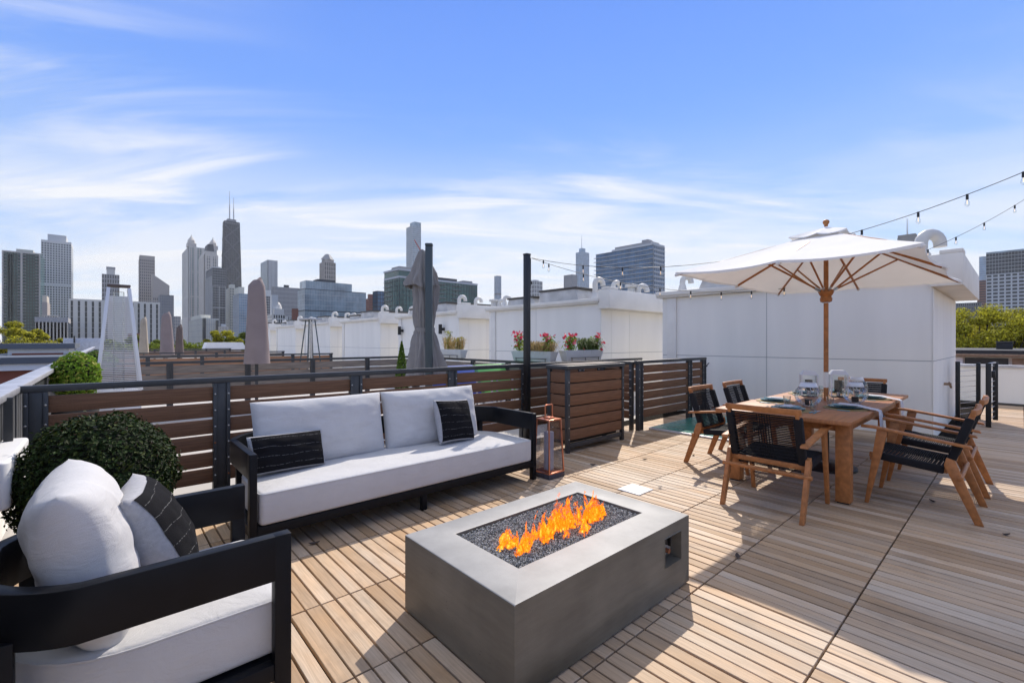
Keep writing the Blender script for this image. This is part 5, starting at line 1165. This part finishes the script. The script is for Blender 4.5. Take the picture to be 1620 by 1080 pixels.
for i in range(44):
    cx = rnd.choice((-.38, -.28, -.12, -.03, .08, .22, .34)) + rnd.gauss(0, .04); cx = max(-.45, min(.43, cx))
    env = .62 + .38 * math.cos((cx / .45) * 1.3)
    h = rnd.choice((.05, .075, .10, .13, .16, .18)) * env * rnd.uniform(.85, 1.2); w_ = rnd.uniform(.016, .034) * (1.15 if h < .1 else 1)
    tongue(cx, rnd.gauss(0, .042), h, w_, rnd.uniform(-.35, .5)).build('flame', 'flame', fire, smooth=80)

# ---- copper lantern
lc = thing('floor_lantern', 'tall tapered copper and glass floor lantern beside the sofa', 'lantern', (3.505, 3.335, 0))
MB().box(-.118, .118, -.118, .118, 0, .05).build('base', 'dark_stone', lc, bevel=.004)
MB().box(-.116, .116, -.116, .116, .05, .062).build('tray', 'copper', lc, bevel=.002)
ZT = .60; a0, a1 = .110, .088
for sx in (-1, 1):
    for sy in (-1, 1): MB().beam((sx * a0, sy * a0, .06), (sx * a1, sy * a1, ZT), .014, .014, up=(0, 1, 0)).build('corner_bar', 'copper', lc, bevel=.002)
for k in range(4):
    ang = k * math.pi / 2; m3 = Matrix.Rotation(ang, 3, 'Z')
    MB().add([m3 @ Vector(v) for v in ((-a0 + .01, -a0, .062), (a0 - .01, -a0, .062), (a1 - .01, -a1, ZT - .01), (-a1 + .01, -a1, ZT - .01))], [(0, 1, 2, 3)]).build('pane', 'smoke_glass', lc)
MB().box(-.095, .095, -.095, .095, ZT - .008, ZT + .008).build('top_plate', 'copper', lc, bevel=.002); MB().box(-.045, .045, -.045, .045, ZT + .012, ZT + .024).build('chimney_cap', 'copper', lc, bevel=.002)
MB().tube([(-.055, 0, ZT), (-.055, 0, ZT + .145), (-.048, 0, ZT + .15), (.048, 0, ZT + .15), (.055, 0, ZT + .145), (.055, 0, ZT)], .007, 8).build('handle', 'copper', lc, smooth=40)
cd = thing('pillar_candle', 'grey pillar candle inside the copper floor lantern', 'candle', (3.505, 3.335, .0625))
MB().lathe([(.078, 0), (.078, .008), (.05, .010)], 24).build('dish', 'copper', cd, smooth=40); MB().lathe([(.052, .010), (.052, .40), (.047, .405), (.03, .398), (.001, .396)], 24, cap1=False).build('wax', 'candle', cd, smooth=50); MB().cyl((0, 0, .395), (0, 0, .415), .0015, n=5).build('wick', 'wire', cd)

# ================================================================ DINING
TX0, TX1, TY0, TY1, TZ = 4.60, 7.50, .94, 2.06, .75
tb = thing('dining_table', 'long teak dining table under the white umbrella', 'table', (TX0, TY0, 0))
TW, TD = TX1 - TX0, TY1 - TY0
for k in range(2): MB().box(0, TW, k * TD / 2 + (.001 if k else 0), (k + 1) * TD / 2 - (0 if k else .001), TZ - .035, TZ).build('top_board', 'teak_top', tb, bevel=.003)
lgm = MB().box(-.055, .055, -.055, .055, .012, TZ - .035).mesh('leg', 'teak', bevel=.005); ftm = MB().box(-.045, .045, -.045, .045, 0, .012).mesh('foot_pad', 'black_metal')
for x in (.26, TW - .26):
    for y in (.10, TD - .10): l = link('leg', lgm, tb, (x, y, 0)); link('foot_pad', ftm, l)
for ya in (.075, TD - .11): MB().box(.315, TW - .315, ya, ya + .035, TZ - .125, TZ - .035).build('side_apron', 'teak', tb, bevel=.003)
for xa in (.24, TW - .28): MB().box(xa, xa + .04, .155, TD - .155, TZ - .125, TZ - .035).build('end_apron', 'teak', tb, bevel=.003)

def chair_proto(label, loc, rotz):
    t = thing('dining_chair', label, 'chair', loc, (0, 0, rotz), 'teak and black rope dining chairs')
    for s in (-1, 1):
        x = s * .305 - .016
        MB().prism([(x, .20, .645), (x, .275, .662), (x, .362, 0), (x, .333, 0)], (.032, 0, 0)).build('front_leg', 'teak', t, bevel=.004)
        MB().prism([(x, -.375, 0), (x, -.325, 0), (x, -.150, .43), (x, -.165, .49), (x, -.215, .475)], (.032, 0, 0)).build('rear_leg', 'teak', t, bevel=.004)
        MB().prism([(x - .012, .385, .662), (x - .012, .385, .684), (x - .012, .30, .684), (x - .012, -.305, .604), (x - .012, -.315, .582), (x - .012, .30, .660)], (.056, 0, 0)).build('armrest', 'teak', t, bevel=.005)
        MB().beam((s * .262, .335, .425), (s * .262, -.17, .375), .028, .04).build('seat_rail', 'teak', t, bevel=.003)
        MB().beam((s * .262, -.155, .37), (s * .262, -.318, .862), .028, .036, up=(0, 1, 0)).build('back_stile', 'teak', t, bevel=.003)
        MB().beam((s * .262, .31, .425), (s * .262, -.15, .38), .055, .062).build('seat_wrap', 'rope', t, bevel=.012)
        MB().beam((s * .262, -.175, .425), (s * .262, -.300, .815), .062, .058, up=(0, 1, 0)).build('back_wrap', 'rope', t, bevel=.014)
    # crest rail, slightly bowed
    pts = [(-.29 + .58 * k / 10, -.312 - .022 * (1 - (2 * k / 10 - 1) ** 2), .858) for k in range(11)]
    vs = []; fs = []
    for p in pts: vs += [(p[0], p[1] - .014, p[2] - .022), (p[0], p[1] + .016, p[2] - .022), (p[0], p[1] + .010, p[2] + .026), (p[0], p[1] - .020, p[2] + .026)]
    for k in range(10):
        for j in range(4): fs.append((k * 4 + j, k * 4 + 4 + j, k * 4 + 4 + (j + 1) % 4, k * 4 + (j + 1) % 4))
    fs += [(0, 1, 2, 3), (43, 42, 41, 40)]
    MB().add(vs, fs).build('crest_rail', 'teak', t, bevel=.004)
    bk = MB(); st = MB()
    for k in range(27):
        f = k / 26; y = -.178 - .122 * f; z = .43 + .385 * f
        bk.tube([(-.25, y + .016, z), (-.1, y + .010, z - .001), (.1, y + .010, z - .001), (.25, y + .016, z)], .0058, 6, False)
        if k % 2 == 0: bk.tube([(-.25, y - .018, z + .006), (.25, y - .018, z + .004)], .0052, 6, False)
    for k in range(6): bk.tube([(-.05 + k * .02, -.170, .425), (-.05 + k * .02, -.292, .815)], .0040, 5, False)
    for k in range(34):
        f = k / 33; y = .305 - .45 * f; z = .452 - .046 * f
        st.tube([(-.25, y, z), (0, y, z - .006), (.25, y, z)], .0046, 6, False)
        if k % 2: st.tube([(-.25, y, z - .052), (.25, y, z - .052)], .0044, 6, False)
    bk.build('back_ropes', 'rope', t)['kind'] = 'stuff'; st.build('seat_ropes', 'rope', t)['kind'] = 'stuff'
    MB().beam((-.29, -.185, .405), (.29, -.185, .405), .022, .045, up=(0, 0, 1)).build('back_rail', 'teak', t, bevel=.004)
    MB().cyl((-.345, -.245, .345), (.345, -.245, .345), .019, n=14).build('rear_stretcher', 'teak', t, bevel=.004)
    MB().beam((-.29, .318, .40), (.29, .318, .40), .022, .045).build('front_rail', 'teak', t, bevel=.004)
    return t
c0 = chair_proto('dining chair at the near head of the table, its rope back to the camera', (4.375, 1.435, 0), R(-90))
CG = 'teak and black rope dining chairs'
for loc, rz, lab in (((5.33, .563, 0), 0, 'dining chair on the right side of the table nearest the camera'), ((6.27, .555, 0), 0, 'second dining chair on the right side, behind the nearest one'),
                     ((5.41, 2.285, 0), 180, 'leftmost dining chair, next to the teal skylight'), ((6.33, 2.285, 0), 180, 'second dining chair on the left side, behind the leftmost one'),
                     ((7.98, 1.56, 0), 90, 'dining chair at the far head of the table by the white wall')):
    dup(c0, loc, (0, 0, R(rz)), lab, CG)

# ---- umbrella
UX, UY = 6.08, 1.47; HX, HY_ = 1.54, .99; ZE = 2.155; ZA = 2.70
um = thing('patio_umbrella', 'big white rectangular umbrella with teak ribs over the dining table', 'umbrella', (UX, UY, 0))
MB().lathe([(.29, 0), (.29, .025), (.27, .04), (.05, .055), (.035, .06)], 36).build('base_plate', 'black_metal', um, smooth=40)
MB().cyl((0, 0, .05), (0, 0, .40), .030, n=18).build('base_tube', 'black_metal', um, smooth=40); MB().box(.03, .07, -.008, .008, .30, .316).build('clamp_screw', 'black_metal', um)
MB().cyl((0, 0, .40), (0, 0, 2.66), .0235, n=20).build('pole', 'teak', um, smooth=40)
MB().cyl((0, 0, .90), (0, 0, 1.075), .0245, n=20).build('pole_sleeve', 'white_trim', um, smooth=40)
MB().lathe([(.035, 1.86), (.055, 1.87), (.06, 1.90), (.05, 1.93), (.062, 1.945), (.075, 1.975), (.075, 2.0), (.05, 2.01), (.03, 2.02)], 24).build('runner_hub', 'teak', um, smooth=40)
MB().lathe([(.036, 1.855), (.036, 1.862)], 24).build('runner_ring', 'chrome', um)
MB().lathe([(.03, 2.58), (.06, 2.60), (.06, 2.65), (.03, 2.66)], 20).build('top_hub', 'teak', um, smooth=40)
MB().lathe([(.02, 2.72), (.018, 2.738), (.028, 2.75), (.034, 2.768), (.028, 2.786), (.012, 2.795), (.001, 2.797)], 20, cap1=False).build('finial', 'teak', um, smooth=60)
ends = [(-HX, HY_), (0, HY_), (HX, HY_), (HX, 0), (HX, -HY_), (0, -HY_), (-HX, -HY_), (-HX, 0)]
for (x, y) in ends:
    a = Vector((x * .035, y * .05, 2.63)); b = Vector((x * .985, y * .985, ZE - .022)); 
    MB().beam(a, b, .018, .024).build('rib', 'teak', um, bevel=.002)
    m_ = a.lerp(b, .50); m_.z -= .012; h0 = Vector((x, y, 0)).normalized() * .06; h0.z = 1.985
    MB().beam(h0, m_, .015, .018).build('strut', 'teak', um, bevel=.002)
    MB().beam(h0, h0.lerp(m_, .10), .020, .022).build('hinge', 'chrome', um)
    MB().beam(b - (b - a).normalized() * .02, b + (b - a).normalized() * .03, .03, .03).build('rib_pocket', 'canopy', um, bevel=.006)
def canopy(hx, hy, ze, za, sag, nr=14, ns=12, lip=0.0, seed=0, flat=0.02):
    mb = MB(); E8 = [Vector((x / HX * hx, y / HY_ * hy, ze)) for x, y in ends]; A = Vector((0, 0, za)); vs = []; fs = []; cols = []
    for s in range(8):
        a, b = E8[s], E8[(s + 1) % 8]
        for k in range(ns):
            f = k / ns; cols.append((a.lerp(b, f), 4 * f * (1 - f), s + f))
    n = len(cols)
    for r_ in range(nr + 1):
        g = r_ / nr
        for e, bulge, pos in cols:
            inw = 1 - sag * .55 * bulge * g * g
            p = A.lerp(Vector((e.x * inw, e.y * inw, e.z)), g); p.z -= sag * .32 * bulge * g ** 1.3 + flat * math.sin(math.pi * g)
            p.z += .006 * noise.noise(Vector((p.x * 2.5 + seed, p.y * 2.5, 0))) * g
            vs.append(p)
    if lip:
        for e, bulge, pos in cols:
            inw = 1 - sag * .55 * bulge; q = Vector((e.x * inw, e.y * inw, e.z - sag * .32 * bulge - lip + .004 * math.sin(pos * 9))); vs.append(q)
    m = nr + 1 + (1 if lip else 0)
    for r_ in range(m - 1):
        for i in range(n): fs.append((r_ * n + i, r_ * n + (i + 1) % n, (r_ + 1) * n + (i + 1) % n, (r_ + 1) * n + i)[::-1])
    return mb.add(vs, fs)
canopy(HX, HY_, ZE, ZA - .02, .07, lip=.022).build('canopy', 'canopy', um, smooth=35)
canopy(.36, .27, 2.592, ZA + .012, .07, nr=6, lip=.010, seed=4, flat=.0).build('vent_flap', 'canopy', um, smooth=35)

# ---- table settings
def setting(lab, x, y, rz, drape):
    ca, sa = math.cos(rz), math.sin(rz)
    def w2(lx, ly, z): return (x + ca * lx - sa * ly, y + sa * lx + ca * ly, z)
    m = MB().lathe([(.19, 0), (.19, .004), (.185, .006)], 32).build('placemat', 'placemat', None, w2(0, 0, TZ + .001), smooth=40); tag(m, 'round woven gold placemat ' + lab, 'placemat', 'round placemats')
    p = thing('plate_stack', 'stack of blue-green plates ' + lab, 'plates', w2(0, 0, TZ + .0075), (0, 0, rz), 'plate stacks')
    MB().lathe([(.08, 0), (.10, .004), (.145, .014), (.147, .018), (.10, .010), (.001, .008)], 32, cap1=False).build('dinner_plate', 'plate_blue', p, smooth=40)
    MB().lathe([(.06, .012), (.075, .014), (.112, .027), (.114, .031), (.075, .020), (.001, .018)], 32, cap1=False).build('side_plate', 'plate_blue', p, smooth=40)
    nk = MB()
    if drape:
        # napkin lies over the plate towards the diner and hangs over the table edge
        prof = [(.06, .040), (-.02, .036), (-.10, .034), (-.15, .022), (-.20, .012), (-.245, .006), (-.262, -.004), (-.268, -.05), (-.272, -.13), (-.278, -.22), (-.280, -.24)]
        vs = []; fs = []; n = 9
        for j, (yy, zz) in enumerate(prof):
            for i in range(n):
                f = i / (n - 1) - .5; wv = .012 * math.sin(f * 14 + j * .2) * (1 if j > 5 else .25); vs.append((.02 + f * (.11 + .05 * (j > 6)), yy - (abs(wv) if j > 5 else 0), zz + (wv if j <= 5 else 0)))
        for j in range(len(prof) - 1):
            for i in range(n - 1): fs.append((j * n + i, j * n + i + 1, (j + 1) * n + i + 1, (j + 1) * n + i))
        nk.add(vs, fs)
    else:
        nk.obox((-.045, -.07, .033), (.09, 0, 0), (0, .14, 0), (0, 0, .004)); nk.obox((-.03, -.05, .0375), (.07, .02, 0), (-.02, .10, 0), (0, 0, .004))
    o = nk.build('napkin', 'napkin', None, w2(0, 0, TZ + .0075), smooth=60); o.rotation_euler = (0, 0, rz); tag(o, 'grey cloth napkin ' + ('hanging over the table edge ' if drape else 'folded on the plates ') + lab, 'napkin', 'cloth napkins')
    for k, nm in ((0, 'fork'), (1, 'knife'), (2, 'spoon')):
        lx = (-.215, .205, .235)[k]
        c = thing(nm, 'teal-handled %s %s' % (nm, lab), nm, w2(lx, -.08, TZ + .002), (0, 0, rz), 'teal-handled cutlery')
        MB().box(-.006, .006, 0, .10, .0, .006).build('handle', 'teal_handle', c, bevel=.002)
        hd = MB().box(-.003, .003, .10, .15, .002, .004)
        if nm == 'spoon': hd.lathe([(.001, .002), (.016, .004), (.015, .006), (.001, .004)], 12, (0, .165, 0), False, False)
        elif nm == 'knife': hd.box(-.008, .007, .13, .205, .002, .0035)
        else:
            for q in (-.009, -.003, .003): hd.box(q, q + .004, .16, .20, .002, .004)
            hd.box(-.009, .007, .145, .162, .002, .004)
        hd.build('head', 'chrome', c)
    gl = thing('tumbler', 'clear glass tumbler ' + lab, 'glass', w2(.17, .17, TZ + .001), group='glass tumblers')
    MB().lathe([(.001, .004), (.028, .004), (.034, .09), (.036, .09), (.030, .0), (.001, .0)], 20, cap0=False, cap1=False).build('vessel', 'clear_glass', gl, smooth=40)
setting('at the near head of the table', 4.98, 1.52, R(-90), False)
setting('in front of the leftmost chair', 5.58, 1.83, R(180), False)
setting('in front of the second left chair', 6.65, 1.83, R(180), False)
setting('in front of the nearest right chair', 5.52, 1.17, 0, True)
setting('in front of the second right chair', 6.68, 1.17, 0, True)
setting('at the far head of the table', 7.14, 1.56, R(90), False)
def bowl_lantern(lab, x, y, r_):
    t = thing('glass_bowl_lantern', lab, 'lantern', (x, y, TZ + .001), group='round glass bowl lanterns')
    pr = [(.001, .003)] + [(r_ * math.sin(t_) , r_ * .92 * (1 - math.cos(t_)) + .003) for t_ in [R(a) for a in range(14, 141, 9)]]
    MB().lathe(pr, 32, cap0=False, cap1=False).build('bowl', 'clear_glass', t, smooth=80)
    zt_ = pr[-1][1]; rt_ = pr[-1][0]
    MB().lathe([(rt_ * 1.02, zt_ - .006), (rt_ * 1.05, zt_), (rt_ * .86, zt_ + .04), (rt_ * .82, zt_ + .04), (rt_ * .98, zt_ - .006)], 32, cap0=False, cap1=False).build('rim', 'white_metal', t, smooth=40)
    MB().tube([(rt_ * 1.03 * math.cos(a), rt_ * .3 * math.sin(a) - rt_ * .9 * (1 - abs(math.cos(a))) , zt_ + .0 - .05 * math.sin(a)) for a in [math.pi * k / 12 for k in range(13)]], .0035, 6).build('handle', 'white_metal', t, smooth=50)
    MB().cyl((0, 0, .02), (0, 0, .075), .032, n=18).build('candle', 'black_candle', t, smooth=40)
    MB().cyl((0, 0, .004), (0, 0, .02), .05, n=20).build('candle_dish', 'chrome', t, smooth=40)
bowl_lantern('round glass bowl lantern nearest the camera, left of the umbrella pole', 5.40, 1.46, .125)
bowl_lantern('round glass bowl lantern right of the umbrella pole', 6.02, 1.19, .115)
bowl_lantern('round glass bowl lantern at the far end of the table', 6.95, 1.36, .115)
def tall_lantern(lab, x, y, w_, h):
    t = thing('tall_table_lantern', lab, 'lantern', (x, y, TZ + .001), (0, 0, .4), 'tall glass table lanterns')
    MB().box(-w_, w_, -w_, w_, 0, .012).build('base', 'black_metal', t, bevel=.002)
    for sx in (-1, 1):
        for sy in (-1, 1): MB().box(sx * w_ - .006, sx * w_ + .006, sy * w_ - .006, sy * w_ + .006, .012, h - .05).build('corner_bar', 'white_metal', t)
    for k in range(4):
        m3 = Matrix.Rotation(k * math.pi / 2, 3, 'Z'); MB().add([m3 @ Vector(v) for v in ((-w_ + .007, -w_, .012), (w_ - .007, -w_, .012), (w_ - .007, -w_, h - .05), (-w_ + .007, -w_, h - .05))], [(0, 1, 2, 3)]).build('pane', 'clear_glass', t)
    MB().add([(-w_ * 1.12, -w_ * 1.12, h - .05), (w_ * 1.12, -w_ * 1.12, h - .05), (w_ * 1.12, w_ * 1.12, h - .05), (-w_ * 1.12, w_ * 1.12, h - .05), (-w_ * .72, -w_ * .72, h), (w_ * .72, -w_ * .72, h), (w_ * .72, w_ * .72, h), (-w_ * .72, w_ * .72, h)],
             [(3, 2, 1, 0), (4, 5, 6, 7), (0, 1, 5, 4), (1, 2, 6, 5), (2, 3, 7, 6), (3, 0, 4, 7)]).build('cap', 'white_metal', t, bevel=.002)
    MB().cyl((0, 0, .06), (0, 0, .20), .04, n=18).build('candle', 'black_candle', t, smooth=40); MB().cyl((0, 0, .012), (0, 0, .06), .02, n=12).build('candle_stem', 'chrome', t)
tall_lantern('tall square glass lantern left of the umbrella pole, behind the nearest bowl', 6.45, 1.74, .082, .31)
tall_lantern('tall square glass lantern with a black candle right of the umbrella pole', 6.64, 1.48, .082, .32)

# ================================================================ STRING LIGHTS
P0 = Vector((4.50, 4.62, 2.60))
def strand(lab, P1, sag, bulbs, seed):
    t = thing('string_light', lab, 'string light', (0, 0, 0), group='strings of bulbs'); n = 60
    def pt(s): p = P0.lerp(P1, s); p.z -= 4 * sag * s * (1 - s); return p
    MB().tube([pt(i / n) for i in range(n + 1)], .0034, 6).build('cable', 'wire', t, smooth=60)
    sm_ = MB().cyl((0, 0, -.047), (0, 0, .004), .0115, .010, 10).mesh('socket', 'wire', smooth=40)
    gm = MB().lathe([(.008, -.045), (.010, -.054), (.017, -.074), (.0195, -.090), (.015, -.106), (.006, -.115), (.001, -.117)], 14, cap0=False, cap1=False).mesh('bulb', 'clear_glass', smooth=60)
    fi = MB().cyl((0, 0, -.053), (0, 0, -.092), .0022, n=6).mesh('filament', 'filament')
    MB().box(P1.x + .005, P1.x + .095, P1.y - .045, P1.y + .045, 0, P1.z + .02).build('anchor_post', 'black_metal', t, bevel=.006)
    for s in bulbs:
        p = pt(s); k = link('socket', sm_, t, p); link('bulb', gm, k); link('filament', fi, k)
strand('string of clear bulbs rising over the umbrella to the upper right', Vector((6.35, -.31, 3.1)), .48, (.035, .145, .245, .335, .50, .61, .715, .80, .868, .94), 1)
strand('lower string of clear bulbs along the stair house eave', Vector((11.0, -.5, 4.06)), 1.07, (.03, .09, .155, .225, .28, .335, .39, .45, .52, .60, .66, .721, .775, .83, .89, .95), 2)
# ---- fallen leaves on the deck
rnd = random.Random(9)
for (a, b, lab) in ((938, 736, 'dead leaf on the deck right of the copper lantern'), (1020, 727, 'dead leaf on the deck in front of the bar cabinet'), (1097, 721, 'dead leaf on the deck under the leftmost dining chair'), (1167, 882, 'dead leaf on the deck seam right of the fire pit'), (1475, 794, 'dead leaf under the nearest right dining chair'), (1592, 847, 'dead leaf on the deck near the right edge'), (497, 861, 'dead leaf on the deck in front of the sofa')):
    p = gnd(a, b); mb = MB(); n = 8; vs = []; fs = []; L_ = rnd.uniform(.028, .04)
    for i in range(n + 1):
        f = i / n; w_ = L_ * .38 * math.sin(math.pi * min(1, f * 1.02)) ** .8 + .001; x = (f - .5) * L_ * 2; z = .006 + .012 * (2 * f - 1) ** 2
        vs += [(x, -w_, z + w_ * .5), (x, 0, z - .003), (x, w_, z + w_ * .5)]
    for i in range(n): fs += [(i * 3, i * 3 + 3, i * 3 + 4, i * 3 + 1), (i * 3 + 1, i * 3 + 4, i * 3 + 5, i * 3 + 2)]
    o = mb.add(vs, fs).build('fallen_leaf', 'leafdead', None, (p.x, p.y, .001)); o.rotation_euler = (0, 0, rnd.uniform(0, 6.28)); tag(o, lab, 'leaf', 'dead leaves on the deck')
